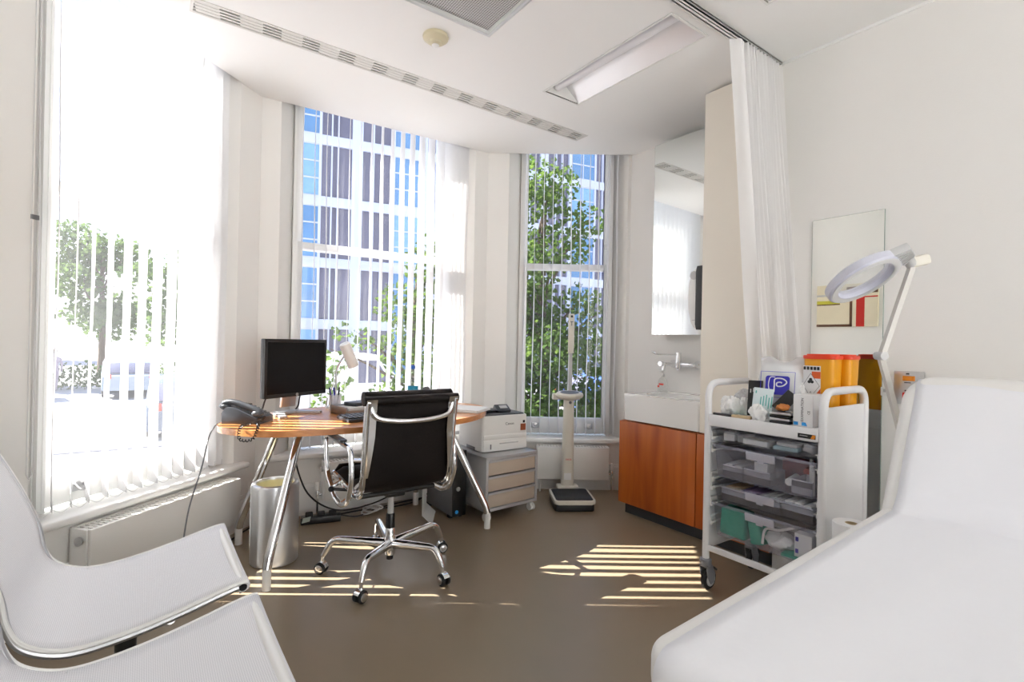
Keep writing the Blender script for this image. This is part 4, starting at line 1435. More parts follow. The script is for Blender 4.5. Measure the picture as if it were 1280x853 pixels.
ds = thing('wall_mount_dispenser', 'white and black dispenser on the side of the beige panel by the tall mirror', 'dispenser', (2.795, 1.802, 1.272))
pf = [(.03, .0), (.06, -.002), (.085, .012), (.105, .05), (.115, .11), (.117, .20), (.111, .29), (.098, .345), (.078, .372), (.05, .378), (.03, .37)]
pf = [(p[0], p[1]) for p in pf]
mxy = Matrix(((0, 0, 1, 0), (1, 0, 0, 0), (0, 1, 0, 0), (0, 0, 0, 1)))
B().prism([(a * .0 + max(0.0, a), b) for a, b in pf], -.07, .16, mxy, bev=.012).build('cover', M['whitep'], ds)
B().prism([(.001, -.004), (.050, -.004), (.058, .03), (.058, .35), (.050, .384), (.001, .384)], -.085, .165, mxy, bev=.004).build('back_plate', M['black'], ds)
o = B()
o.lathe([(0, 0), (.026, 0), (.026, .004), (.022, .006), (0, .005)], 24, Matrix.Translation((-.071, .078, .33)) @ Matrix.Rotation(-PI / 2, 4, 'Y'))
o.box((-.0715, .075, .055), (.003, .022, .004))
o.build('hinge_cap', M['lgrey'], ds)

# ------------------------------------------------------------------ right wall
wm_ = thing('wall_mirror', 'tall frameless mirror on the right wall behind the magnifier lamp', 'mirror', (XR, 1.047, .30))
B().span(-.006, -.001, -.155, .155, 0, 1.513).build('edge', M['glassedge'], wm_)
B().quad((-.0065, -.154, .001), (-.0065, .154, .001), (-.0065, .154, 1.512), (-.0065, -.154, 1.512)).build('mirror_face', M['mirror'], wm_)
sw = thing('wall_switch', 'metal wall switch plate with amber and red rockers beside the couch backrest', 'switch', (XR, .792, 1.003))
B().box((-.003, 0, 0), (.006, .11, .148), bev=.002).build('plate', M['steel'], sw)
B().box((-.009, .004, .042), (.008, .034, .022), bev=.002).box((-.008, -.018, .042), (.008, .01, .022), bev=.002).build('rocker', M['amber'], sw)
B().box((-.009, .004, -.034), (.008, .034, .026), bev=.002).build('rocker', M['red'], sw)
B().box((-.0065, .004, .062), (.001, .012, .006)).box((-.0065, .004, .023), (.001, .024, .004)).box((-.0065, .004, -.012), (.001, .02, .005)).build('legend', M['ink'], sw)
so2 = thing('wall_socket', 'small white wall socket seen past the sharps bins', 'socket', (XR, .88, .98))
B().box((-.004, 0, 0), (.008, .034, .04), bev=.003).build('plate', M['whitep'], so2)
B().box((-.009, 0, .004), (.004, .01, .014)).build('rocker', M['lgrey'], so2)

# artwork opposite, seen in the wall mirror
ar = thing('wall_art', 'abstract canvas of cream blocks with red and brown bands, seen in the wall mirror', 'painting', (XL, 2.25, 1.62))
o = B().span(0.001, .03, -.28, .285, -.22, .22)
o.build('canvas', mat('cream canvas', rgb(226, 216, 190), .7), ar)
def band(nm, col, y0, y1, z0, z1): B().span(.0295, .0308, y0, y1, z0, z1).build(nm, col, ar)
BR = mat('brown paint', rgb(92, 58, 34), .6)
band('brown_band', BR, -.28, .0, .12, .19)
band('brown_band', BR, -.055, -.03, -.22, .10)
band('brown_band', BR, -.055, .285, -.22, -.195)
band('red_band', mat('red paint', rgb(196, 34, 20), .6), -.165, -.09, -.22, .075)
band('red_band', bpy.data.materials['red paint'], -.28, -.09, .075, .088)
band('yellow_band', mat('olive yellow paint', rgb(196, 190, 60), .6), .06, .285, .02, .055)
band('grey_band', M['lgrey'], .0, .285, .10, .12)
band('brown_band', BR, .06, .285, .008, .02)

# ------------------------------------------------------------------ magnifier lamp
mg = thing('magnifier_lamp', 'white magnifying lamp with round ring head on a jointed arm beside the couch', 'lamp', (2.315, .678, 0))
o = B()
o.box((.0, .0, .045), (.46, .06, .035), bev=.01)
o.tube([(0, 0, .05), (0, 0, .80)], .014, 12)
o.build('stand', M['whitep'], mg)
o = B()
for a in (-.2, .2):
    B().lathe([(0, -.012), (.014, -.012), (.014, .012), (0, .012)], 14, Matrix.Translation((a, 0, .014)) @ Matrix.Rotation(PI / 2, 4, 'X')).build('castor', M['blackm'], mg)
ARM = mat('lamp arm enamel', (.60, .58, .54), .4)
J0, J1, J2 = Vector((0, 0, .80)), Vector((-.146, .036, 1.147)), Vector((-.063, -.025, 1.470))
def bar(b, a, c, w_=.013, off=0):
    a, c = Vector(a), Vector(c)
    t = (c - a).normalized(); sd_ = t.cross(Vector((.81, -.585, 0))).normalized()
    b.tube([a + sd_ * off, c + sd_ * off], w_, 4)
o = B(); bar(o, J0, J1, .0125, .0); bar(o, J0, J1, .005, .016); o.build('lower_arm', ARM, mg)
o = B(); bar(o, J1, J2, .0115, -.006); bar(o, J1, J2, .005, .011); o.build('upper_arm', ARM, mg)
ax = Vector((.585, .81, 0))
for p, r_, w_ in ((J0, .015, .02), (J1, .015, .020)):
    B().lathe([(0, -w_), (r_, -w_), (r_, w_), (0, w_)], 18, Matrix.Translation(p) @ ax.to_track_quat('Z', 'Y').to_matrix().to_4x4()).build('joint', M['lgrey'], mg)
# head
hc = Vector((2.108, .755, 1.43)) - Vector((2.315, .678, 0))
vd = (Vector((2.108, .755, 1.43)) - Vector((0, 0, CAMZ))).normalized()
ir = Vector((.811, -.585, 0)); iu = ir.cross(vd) * -1
iu = Vector((0, 0, 1)) - vd * vd.z; iu.normalize(); ir = vd.cross(iu)
n_ = (-vd * .36 + (ir * .53 - iu * .80) * .93).normalized()
# long axis of the ellipse runs up to the right in view
ey0 = ir * .82 + iu * .57
ey = (ey0 - n_ * ey0.dot(n_)).normalized()
ex = ey.cross(n_)
hm = Matrix((ex, ey, n_)).transposed().to_4x4(); hm.translation = hc
o = B().box((0.02, -.0, 0), (.05, .03, .03), bev=.01)
o = B()
J3 = J2 + Vector((.0, -.0, .012))
o.box(J3 + Vector((.02, -.015, .012)), (.075, .04, .04), rz=R(-35), ry=-.25, bev=.012)
o.build('arm_knuckle', M['cream'], mg)
o = B()
e0 = hc + ey * .145
o.tube([hc + ey * .125, e0, J3], [.022, .018, .018], 10)
o.build('head_yoke', M['lgrey'], mg)
o = B()
o.lathe([(.093, -.016), (.118, -.016), (.128, -.010), (.128, .014), (.122, .02), (.095, .02), (.091, .012), (.091, -.012), (.093, -.016)], 48, hm)
rg = o.build('ring', mat('pearl ring plastic', (.56, .57, .66), .3), mg)
B().lathe([(.097, .0205), (.119, .0205), (.118, .022), (.098, .022)], 48, hm).build('ring_diffuser', mat('frosted diffuser', (.62, .62, .62), .35), rg)
B().lathe([(0, .010), (.045, .009), (.092, .003), (.092, -.003), (.045, -.009), (0, -.010)], 36, hm).build('lens', M['clearer'], mg)
o = B()
for k_ in range(7):
    o.box((-.0 + 0, 0, 0), (.001, .001, .001))
    break
o = B()
o.prism([(-.062, .105), (.062, .105), (.036, .165), (-.036, .165)], -.014, .016, hm, bev=.003)
for k_ in range(6): o.prism([(-.050 + k_ * .018, .118), (-.041 + k_ * .018, .118), (-.031 + k_ * .011, .160), (-.036 + k_ * .011, .160)], .014, .022, hm)
o.build('ballast_housing', M['lgrey'], mg)

# ------------------------------------------------------------------ trolley
TX0, TX1, TY0, TY1 = 2.20, 2.60, .915, 1.425
TC = Vector((2.40, 1.17, 0))
tr = thing('medical_trolley', 'white medical supply trolley with four clear trays and looped ends on grey castors', 'trolley', (2.40, 1.17, 0))
def T(x, y, z): return Vector((x, y, z)) - TC
for y in (TY0, TY1):
    P = fillet([T(TX0, y, .135), T(TX0, y, .995), T(TX1, y, .995), T(TX1, y, .135)], .075, 7)
    o = B().tube(P, .0165, 4 if False else 10)
    o.build('end_loop', M['frame_white'], tr)
    B().span(TX0 + .012 - TC.x, TX1 - .012 - TC.x, y - .004 - TC.y, y + .004 - TC.y, .20, .93 if y == TY0 else .845).build('end_panel', M['frame_white'], tr)
def ts(b, x0, x1, y0, y1, z0, z1, **k): return b.span(x0 - TC.x, x1 - TC.x, y0 - TC.y, y1 - TC.y, z0, z1, **k)
o = B()
ts(o, TX0 - .012, TX1, TY0 + .01, TY1 - .01, .832, .842)
ts(o, TX0 - .016, TX0 - .006, TY0 + .012, TY1 - .012, .792, .846, bev=.003)
ts(o, TX1 - .006, TX1 + .006, TY0 + .012, TY1 - .012, .792, .88, bev=.003)
o.build('top_shelf', M['frame_white'], tr)
for x in (TX0, TX1): ts(B(), x - .008, x + .008, TY0, TY1, .195, .222, bev=.003).build('bottom_rail', M['frame_white'], tr)
lb = B().box(T(TX0 - .0175, TY0 + .055, .812), (.002, .068, .018)).build('maker_label', M['ink'], tr)
B().box(T(TX0 - .0187, TY0 + .066, .813), (.0006, .03, .0025)).build('label_print', M['lgrey'], tr)
B().prism([(-.003, -.008), (.012, -.008), (.016, .008), (.004, .008)], 0, .0008, face_mtx(T(TX0 - .0187, TY0 + .036, .812), (0, -1, 0), (0, 0, 1))).build('label_flash', M['amber'], tr)
for x in (TX0, TX1):
    for y in (TY0, TY1):
        c_ = T(x, y, 0)
        o = B()
        o.lathe([(0, .12), (.024, .12), (.027, .128), (.027, .15), (.022, .156), (0, .156)], 20, Matrix.Translation((c_.x, c_.y, 0)))
        # forked hood
        for s in (-1, 1):
            o.prism([(-.02, .125), (.026, .122), (.05, .075), (.042, .035), (.015, .03), (-.012, .075)], -.003, .003, Matrix.Translation((c_.x, c_.y + s * .019, 0)) @ Matrix(((1, 0, 0, 0), (0, 0, 1, 0), (0, 1, 0, 0), (0, 0, 0, 1))), bev=.002)
        o.box((c_.x + .005, c_.y, .118), (.045, .04, .012), bev=.004)
        cst = o.build('castor', M['castor'], tr)
        w_ = B()
        w_.lathe([(.0, -.013), (.034, -.013), (.046, -.011), (.05, -.006), (.05, .006), (.046, .011), (.034, .013), (0, .013)], 28, Matrix.Translation((c_.x + .025, c_.y, .05)) @ Matrix.Rotation(PI / 2, 4, 'X'))
        w_.build('wheel', M['blackm'], cst)
        h_ = B()
        for s in (-1, 1): h_.lathe([(.0, s * .0135), (.033, s * .0135), (.033, s * .0155), (.020, s * .017), (0, s * .017)], 24, Matrix.Translation((c_.x + .025, c_.y, .05)) @ Matrix.Rotation(PI / 2, 4, 'X'))
        h_.build('wheel_hub', M['lgrey'], cst)
        B().box((c_.x + .062, c_.y, .092), (.032, .034, .01), ry=.6, bev=.003).build('brake_pedal', M['blackm'], cst)
B().span(TX1 - .004 - TC.x, TX1 - TC.x, TY0 + .01 - TC.y, TY1 - .01 - TC.y, .22, .83).build('bounce_panel', M['frame_white'], tr)  # white back added to bounce light into the trays
# runners
for z in (.735, .675, .54, .495, .42, .33):
    for y, s in ((TY1 - .012, -1), (TY0 + .012, 1)):
        o = B()
        ts(o, TX0 + .01, TX1 - .01, y - .006, y + .006, z, z + .03)
        ts(o, TX0 + .006, TX0 + .03, y + s * .003 - .01, y + s * .003 + .01, z - .012, z, bev=.002)
        ts(o, TX0 + .01, TX1 - .01, y + s * .006, y + s * .022, z, z + .004)
        o.build('runner', M['whitep'], tr)
TI0, TI1 = TY0 + .03, TY1 - .03
def tray(z0, z1, m_, handle):
    t = .0025
    o = B()
    x0, x1, y0, y1 = TX0 + .012, TX1 - .03, TI0, TI1
    d_ = .012
    ts(o, x0 + d_, x1 - d_, y0 + d_, y1 - d_, z0, z0 + t)
    # sloped walls with thickness and rim
    def wall(a, b, c, e):
        o.quad(*[T(*p) for p in (a, b, c, e)])
    pr_ = [(x0, y0), (x1, y0), (x1, y1), (x0, y1)]
    pb_ = [(x0 + d_, y0 + d_), (x1 - d_, y0 + d_), (x1 - d_, y1 - d_), (x0 + d_, y1 - d_)]
    for i in range(4):
        j = (i + 1) % 4
        wall((*pb_[i], z0), (*pb_[j], z0), (*pr_[j], z1), (*pr_[i], z1))
    ts(o, x0 - .008, x0, y0 - .008, y1 + .008, z1 - .012, z1, bev=.001)
    ts(o, x1, x1 + .008, y0 - .008, y1 + .008, z1 - .012, z1)
    ts(o, x0, x1, y0 - .008, y0, z1 - .004, z1)
    ts(o, x0, x1, y1, y1 + .008, z1 - .004, z1)
    q = o.build('tray', m_, tr)
    if handle:
        B().box(T(x0 - .009, (y0 + y1) / 2 - .0, z1 - .022), (.006, .13, .036), ry=-.15, bev=.002).box(T(x0 - .006, (y0 + y1) / 2, z1 - .042), (.006, .03, .012), bev=.002).build('label_holder', mat('frosted holder', (.50, .50, .58), .35), q)
tray(.722, .776, M['clear'], False)
tray(.552, .705, M['smoke'], True)
tray(.442, .522, M['clear'], True)
tray(.275, .43, M['smoke'], True)

# contents of the trays: boxes and packs, each lying in its tray
def pack(name, label, cat, x, y, z, d_, mt_, rz=0, group=None, tilt=0, bev=.003):
    return tag(B().box((0, 0, d_[2] / 2), d_, ry=tilt, bev=bev).build(name, mt_, loc=(x, y, z), rotz=rz), label, cat, group)
def openbox(name, label, x, y, z, d_, mt_, fills, fm, group, rz=0):
    t = thing(name, label, 'container', (x, y, z), rz, group)
    a, b, c = d_[0] / 2, d_[1] / 2, d_[2]
    o = B()
    o.span(-a, a, -b, b, 0, .002).span(-a, -a + .002, -b, b, 0, c).span(a - .002, a, -b, b, 0, c).span(-a, a, -b, -b + .002, 0, c).span(-a, a, b - .002, b, 0, c)
    o.span(-a - .003, -a, -b, b, c - .005, c)
    o.build('tub', M['frost'], t)
    if fills:
        f = B()
        for i in range(fills):
            yy = -b + .006 + (i + .5) * (2 * b - .012) / fills
            f.box((0, yy, c * .55), (2 * a - .014, (2 * b - .012) / fills * .8, c * random.uniform(.9, 1.15)), rx=random.uniform(-.1, .1), bev=.001)
        f.build('packets', fm, t)
    return t
random.seed(11)
SX = 2.30
z = .7255
pack('dressing_pack', 'white paper pack nearest the far post in the top shallow tray', 'pack', 2.27, 1.345, z, (.06, .05, .04), M['paper'], .1, 'packs in the top tray')
pack('dressing_pack', 'white rectangular box in the middle of the top shallow tray', 'pack', 2.275, 1.215, z, (.07, .115, .024), M['paper'], -.05, 'packs in the top tray')
pack('dressing_pack', 'clear pack beside the paper pack in the top shallow tray', 'pack', 2.30, 1.29, z, (.10, .03, .036), M['polybag'], 0, 'packs in the top tray')
pack('dressing_pack', 'blue-tinted sterile pack leaning in the top shallow tray', 'pack', 2.275, 1.085, z, (.07, .10, .016), mat('pale blue pack', (.45, .62, .68), .5), .1, 'packs in the top tray')
pack('dressing_pack', 'white sterile pack under the blue-tinted one in the top tray', 'pack', 2.285, 1.075, z + .018, (.08, .09, .015), M['paper'], -.1, 'packs in the top tray')
for i, lb in enumerate(('folded silver sachet at the couch end of the top tray', 'silver sachet standing on edge in the top tray', 'crumpled silver sachet against the near post in the top tray')):
    tag(B().box((0, 0, .019), (.008, .055, .036), rx=.4 - i * .35, rz=.5 - i * .4, bev=.003).build('foil_sachet', M['steel'], loc=(2.275 + i * .022, .992 + .02 * (i % 2), z)), lb, 'sachet', 'foil sachets in the top tray')
z = .5555
openbox('plastic_tub', 'frosted tub with a white packet at the far end of the deep upper tray', 2.315, 1.322, z, (.14, .10, .055), M['polybag'], 2, M['paper'], 'tubs in the trays')
openbox('plastic_tub', 'frosted tub holding a blue-topped box in the middle of the deep upper tray', 2.30, 1.20, z, (.13, .12, .06), M['polybag'], 0, M['paper'], 'tubs in the trays')
bx = thing('medicine_box', 'small white box with blue top standing in a tub of the deep upper tray', 'box', (2.30, 1.20, z + .003))
B().box((0, 0, .045), (.07, .06, .09), bev=.001).build('carton', M['paper'], bx)
B().box((0, 0, .0915), (.071, .061, .004)).build('lid_print', mat('steel blue print', (.05, .12, .25), .5), bx)
pack('red_pack', 'dark red pack at the back of the deep upper tray', 'pack', 2.47, 1.13, z, (.06, .12, .10), mat('dark red card', (.25, .015, .03), .5))
tag(B().tube([(0, 0, 0), (.11, .02, .0)], .0165, 14).build('bandage_roll', M['cotton'], loc=(2.245, 1.065, z + .04)), 'white tube lying beside the red cap in the deep upper tray', 'tube')
tag(B().tube([(0, 0, 0), (.05, .01, .0)], .014, 12).build('red_tube', M['red'], loc=(2.37, 1.05, z + .07)), 'red capped tube at the couch end of the deep upper tray', 'tube')
openbox('plastic_tub', 'frosted tub packed with white tubes at the couch end of the deep upper tray', 2.305, 1.01, z, (.13, .085, .06), M['polybag'], 0, M['paper'], 'tubs in the trays')
for i in range(5):
    tag(B().tube([(0, 0, 0), (0, .0, .10 + .008 * i)], .0075, 8).build('sample_tube', M['whitep'], loc=(2.255 + .02 * i, .972 + .011 * i, z + .004)), ('sample tube of white plastic, nearest the tray front in the packed tub', 'sample tube standing second from the front in the packed tub', 'sample tube standing third from the front in the packed tub', 'sample tube standing fourth from the front in the packed tub', 'sample tube standing deepest in the packed tub, tallest of the five')[i], 'tube', 'sample tubes in the deep tray')
z = .4455
for i, (y, fm, lb) in enumerate(((1.326, M['tan'], 'frosted tub of pale packets at the far end of the lower shallow tray'), (1.24, mat('mauve pack', (.28, .2, .34), .5), 'frosted tub of mauve packets in the lower shallow tray'), (1.14, M['paper'], 'frosted tub of white packets in the middle of the lower shallow tray'))):
    openbox('plastic_tub', lb, 2.31, y, z, (.15, .088, .06), M['polybag'], 5, fm, 'tubs in the trays')
openbox('plastic_tub', 'wide frosted tub of white wadding at the couch end of the lower shallow tray', 2.315, 1.028, z, (.15, .128, .062), M['polybag'], 3, M['cotton'], 'tubs in the trays')
z = .2785
def lump(name, c, d_, m_, seed, amp=.12):
    b = B()
    def fn(i, j):
        a, t = 2 * PI * i, PI * j
        r_ = 1 + amp * math.sin(3 * a + seed) * math.sin(2 * t) + amp * .6 * math.sin(7 * a + 5 * t + seed * 2)
        return Vector((c[0] + d_[0] * r_ * math.sin(t) * math.cos(a), c[1] + d_[1] * r_ * math.sin(t) * math.sin(a), max(c[2] - d_[2], c[2] + d_[2] * r_ * math.cos(t))))
    b.grid(fn, 28, 14, closed_u=True)
    return b.build(name, m_)
gp = tag(B().box((0, 0, .065), (.09, .125, .125), rx=.06, bev=.012, seg=3).build('green_pack', M['green'], loc=(2.28, 1.315, z), rotz=.05), 'large green cloth pack at the far end of the bottom tray', 'pack', 'green packs in the bottom tray')
tag(B().box((0, 0, .055), (.07, .06, .105), rx=-.2, bev=.01, seg=3).build('green_pack', M['green'], loc=(2.27, 1.205, z), rotz=-.1), 'smaller green cloth pack leaning on the large one in the bottom tray', 'pack', 'green packs in the bottom tray')
tag(lump('white_wadding', (2.30, 1.118, z + .036), (.058, .07, .034), M['cotton'], 2), 'white wadding bundle in the middle of the bottom tray', 'wadding')
tag(B().tube(spline([(2.235, 1.17, z + .02), (2.232, 1.155, z + .09), (2.24, 1.10, z + .10), (2.27, 1.05, z + .12)], 6), .006, 6, flat=.4).build('white_tubing', M['whitep']), 'white loop of tubing over the wadding in the bottom tray', 'tubing')
wbx = thing('white_carton', 'white carton with blue marks at the couch end of the bottom tray', 'box', (2.31, 1.004, z))
B().box((0, 0, .055), (.13, .07, .11), bev=.002).build('carton', M['paper'], wbx)
B().box((-.0655, .024, .085), (.001, .012, .018)).box((-.0655, .024, .035), (.001, .012, .018)).build('print', M['blue'], wbx)
tag(B().box((0, 0, .006), (.07, .12, .012), rz=.1, bev=.003).build('green_drape', M['green'], loc=(2.268, 1.03, z + .0), rotz=.0), 'flat green strip lying in front of the carton in the bottom tray', 'cloth')

# things on top of the trolley
ZT = .8425
gb = thing('glove_box', 'white glove carton with blue corner marks at the near front of the trolley top', 'box', (2.290, 1.006, ZT))
gx, gy, gz = .126, .078, .132
B().span(-gx / 2, gx / 2, -gy / 2, gy / 2, 0, gz, bev=.0015).build('carton', M['paper'], gb)
fx = -gx / 2 - .0004
B().prism([(-.036, .004), (-.018, .004), (-.018, .018), (-.036, .018)], 0, .0006, face_mtx((fx, 0, 0), (0, -1, 0), (0, 0, 1))).prism([(-.004, .004), (.018, .004), (.012, .018), (-.004, .018)], 0, .0006, face_mtx((fx, 0, 0), (0, -1, 0), (0, 0, 1))).build('print', M['cyan'], gb)
text_mesh('print_text', 'EXAMINATION', .0145, M['ink'], gb, face_mtx((fx - .0004, .002, .07), (0, 0, 1), (0, 1, 0)))
text_mesh('print_text', 'CE', .013, M['ink'], gb, face_mtx((fx - .0004, -.024, .06), (0, 0, 1), (0, 1, 0)))

def sharps(x, y, label, withlabel):
    t = thing('sharps_bin', label, 'bin', (x, y, ZT), 0, 'yellow sharps bins on the trolley')
    hgt = .288
    def fn(i, j):
        p = rrect(.092 + .012 * j, .112 + .014 * j, .022)
        q = p[round(i * 24) % 24]
        return Vector((q[0], q[1], .002 + hgt * j))
    b = B().grid(fn, 24, 6, closed_u=True)
    b.bm.faces.new([v for v in list(b.bm.verts)[0::7]][:24]) if False else None
    b.prism(rrect(.092, .112, .022), 0, .004)
    b.build('body', M['yellow'], t)
    l = B().prism(rrect(.112, .136, .026), hgt - .008, hgt + .008, bev=.004).prism(rrect(.09, .112, .022), hgt + .006, hgt + .014, bev=.003)
    l.build('lid', M['redlid'], t)
    if withlabel:
        fm = face_mtx((-.0515, .022, .175), (0, -1, 0), (-.021, 0, 1))
        q = B().prism([(-.036, -.075), (.036, -.075), (.036, .075), (-.036, .075)], 0, .0008, fm).build('label', M['paper'], t)
        f2 = fm @ Matrix.Translation((0, 0, .001))
        B().prism([(0, .02), (.036, .02), (.036, .05), (0, .05)], 0, .0004, f2).prism([(.012, -.056), (.036, -.056), (.036, -.022)], 0, .0004, f2).prism([(-.036, -.05), (-.036, -.018), (-.022, -.05)], 0, .0004, f2).build('label_print', M['orange'], q)
        f3 = fm @ Matrix.Translation((0, 0, .0016))
        B().prism([(-.004, -.062), (.032, -.012), (-.004, .042), (-.036, -.012)], 0, .0004, f3).build('label_diamond', M['paper'], q)
        b = B()
        f4 = fm @ Matrix.Translation((0, 0, .0022))
        for a in (90, 210, 330):
            cx, cy = -.004 + .007 * math.cos(R(a)), .008 + .007 * math.sin(R(a))
            ring = [(cx + .0068 * math.cos(2 * PI * k / 14), cy + .0068 * math.sin(2 * PI * k / 14)) for k in range(14)]
            b.prism(ring, 0, .0003, f4)
        for k in range(5): b.prism([(-.034 + k * .014, .057), (-.024 + k * .014, .057), (-.024 + k * .014, .071), (-.034 + k * .014, .071)], 0, .0003, f4)
        for (p0, p1) in (((-.004, -.062), (.032, -.012)), ((.032, -.012), (-.004, .042)), ((-.004, .042), (-.036, -.012)), ((-.036, -.012), (-.004, -.062))):
            d_ = Vector(p1) - Vector(p0); nn = Vector((-d_.y, d_.x)).normalized() * .0006
            b.prism([(p0[0] - nn.x, p0[1] - nn.y), (p1[0] - nn.x, p1[1] - nn.y), (p1[0] + nn.x, p1[1] + nn.y), (p0[0] + nn.x, p0[1] + nn.y)], 0, .0003, f4)
        b.build('label_symbol', M['ink'], q)
        text_mesh('label_number', '6', .014, M['ink'], q, fm @ Matrix.Translation((-.004, -.042, .0022)))
sharps(2.432, 1.018, 'yellow sharps bin with red lid and biohazard label, in front on the trolley', True)
sharps(2.540, .992, 'yellow sharps bin with red lid behind the labelled one', False)

# cotton bag with the blue P
cbg = thing('cotton_bag', 'large clear bag of white cotton with a blue letter P print on the trolley top', 'bag', (2.335, 1.148, ZT), R(-74))
def bag(i, j):
    x = (i - .5) * .20
    y0 = .035 * math.cos((i - .5) * PI) ** .6 * (math.sin(PI * min(1, j * 1.02)) ** .5 if 0 < j < 1 else 0)
    return x, y0
def bagf(i, j): x, y = bag(i, j); return Vector((x + .006 * math.sin(9 * j), -y + .006 * math.sin(11 * i + 7 * j) + .05 * j, .275 * j + .012 * math.sin(3 * PI * i) * j))
def bagb(i, j): x, y = bag(i, j); return Vector((x + .006 * math.sin(9 * j), y + .05 * j, .275 * j + .012 * math.sin(3 * PI * i) * j))
B().grid(bagf, 24, 20).grid(bagb, 24, 20).build('bag', M['polybag'], cbg, 70)
def inn(i, j):
    a, t = 2 * PI * i, PI * j
    return Vector((.095 * math.sin(t) ** .5 * math.copysign(abs(math.cos(a)) ** .6, math.cos(a)), .022 * math.sin(t) ** .5 * math.sin(a) + .05 * (.5 - .5 * math.cos(t)), .012 + .118 - .118 * math.cos(t) + .004 * math.sin(8 * a + 6 * t)))
B().grid(inn, 28, 18, closed_u=True).build('cotton', M['cotton'], cbg, 80)
fm = face_mtx((-.012, -.030, .158), (1, 0, 0), (0, .2, 1))
B().prism(rrect(.098, .085, .012), 0, .0008, fm).build('print_block', M['blue'], cbg)
lt = spline([(-.012, -.03, .0016), (-.012, .0, .0016), (-.010, .028, .0016), (.02, .030, .0016), (.037, .015, .0016), (.022, -.002, .0016), (.0, -.004, .0016), (-.002, .010, .0016), (.012, .014, .0016), (.018, .010, .0016)], 6)
b = B().tube([fm @ p for p in lt], .0028, 6)
b.tube([fm @ p for p in spline([(-.03, -.03, .0016), (-.036, .0, .0016), (-.03, .034, .0016), (-.01, .036, .0016)], 6)], .0018, 6)
b.build('print_letter', M['paper'], cbg)
b = B()
for (x0, x1, y0, y1) in ((-.068, .068, .060, .062), (-.068, .068, -.056, -.054), (-.070, -.068, -.056, .062), (.068, .070, -.056, .062)):
    b.prism([(x0, y0), (x1, y0), (x1, y1), (x0, y1)], 0, .0008, fm)
b.build('print_border', M['blue'], cbg)

def flatpack(name, label, cat, x, y, z, w_, h_, rz, lean, m_, group, roll_=0):
    t = thing(name, label, cat, (x, y, z), rz, group)
    mm_ = Matrix.Rotation(-lean, 4, 'X') @ Matrix.Rotation(roll_, 4, 'Y')
    b = B()
    b.box((0, 0, h_ / 2), (w_, .006, h_), bev=.002)
    bmesh.ops.transform(b.bm, matrix=mm_, verts=b.bm.verts)
    b.build('packet', m_, t)
    return t, mm_
t, mm_ = flatpack('black_sachet', 'black foil sachet standing upright behind the pale printed packet', 'sachet', 2.272, 1.238, ZT + .012, .062, .165, R(-68), .25, M['black'], 'black sachets on the trolley')
b = B()
for i in range(4): b.box((-.02 + .012 * i, -.0036, .115 + .004 * (i % 2)), (.005, .0008, .018))
bmesh.ops.transform(b.bm, matrix=mm_, verts=b.bm.verts); b.build('print', M['lgrey'], t)
t, mm_ = flatpack('black_sachet', 'black foil sachet tilted sideways against the cotton bag', 'sachet', 2.258, 1.128, ZT + .052, .055, .10, R(-68), .3, M['black'], 'black sachets on the trolley', R(38))
t, mm_ = flatpack('printed_packet', 'pale packet with teal print leaning in front of the black sachets', 'packet', 2.240, 1.190, ZT + .02, .082, .125, R(-68), .2, mat('pale packet', (.66, .76, .78), .5), None, R(4))
b = B()
for i in range(5): b.box((-.008 + .011 * i, -.0036, .06 + .006 * (i % 3)), (.004, .0008, .05))
b.box((-.03, -.0036, .105), (.005, .0008, .012))
bmesh.ops.transform(b.bm, matrix=mm_, verts=b.bm.verts); b.build('print', M['teal'], t)

random.seed(21)
def crumple(name, label, c, d_, m_, seed, cat='bag', group=None):
    b = B()
    rnd = random.Random(seed)
    ph_ = [rnd.uniform(0, 6) for _ in range(6)]
    def fn(i, j):
        a, t = 2 * PI * i, PI * j
        r_ = 1 + .16 * math.sin(3 * a + ph_[0] + 2 * t) + .12 * math.sin(5 * a - 3 * t + ph_[1]) + .08 * math.sin(11 * a + 7 * t + ph_[2])
        return Vector((d_[0] * r_ * math.sin(t) * math.cos(a), d_[1] * r_ * math.sin(t) * math.sin(a), max(0, d_[2] + d_[2] * r_ * math.cos(t))))
    b.grid(fn, 30, 16, closed_u=True)
    return tag(b.build(name, m_, loc=c), label, cat, group)
crumple('cotton_pouch', 'crumpled clear pouch of white cotton at the far end of the trolley top', (2.265, 1.352, ZT + .002), (.038, .046, .042), M['cotton'], 4, 'pouch', 'crumpled pouches')
crumple('cotton_pouch', 'second white cotton pouch beside the far one, next to the pale packet', (2.295, 1.297, ZT + .006), (.024, .028, .038), M['cotton'], 9, 'pouch', 'crumpled pouches')
crumple('gauze_bundle', 'white crumpled gauze bundle in front of the pale printed packet', (2.216, 1.19, ZT), (.020, .036, .034), M['cotton'], 14, 'bundle')
crumple('clear_bag', 'crumpled clear plastic bag behind the cotton pouches', (2.365, 1.345, ZT), (.04, .05, .055), M['polybag'], 17)
crumple('orange_pack', 'orange pouch lying in front of the cotton bag', (2.262, 1.105, ZT + .052), (.022, .026, .014), mat('orange pouch', (.70, .25, .06), .5), 5, 'pouch')
for i in range(4):
    t = tag(B().box((0, 0, .006), (.05, .085, .010), rz=.04 * i, bev=.002).build('foil_strip', (M['black'], M['steel'])[i % 2], loc=(2.235, 1.095, ZT + .0125 * i)), ('black blister strip at the bottom of the small pile by the glove carton', 'silver blister strip second from the bottom of the pile by the glove carton', 'black blister strip third in the pile by the glove carton', 'silver blister strip on top of the pile by the glove carton')[i], 'strip', 'blister strips by the glove carton')
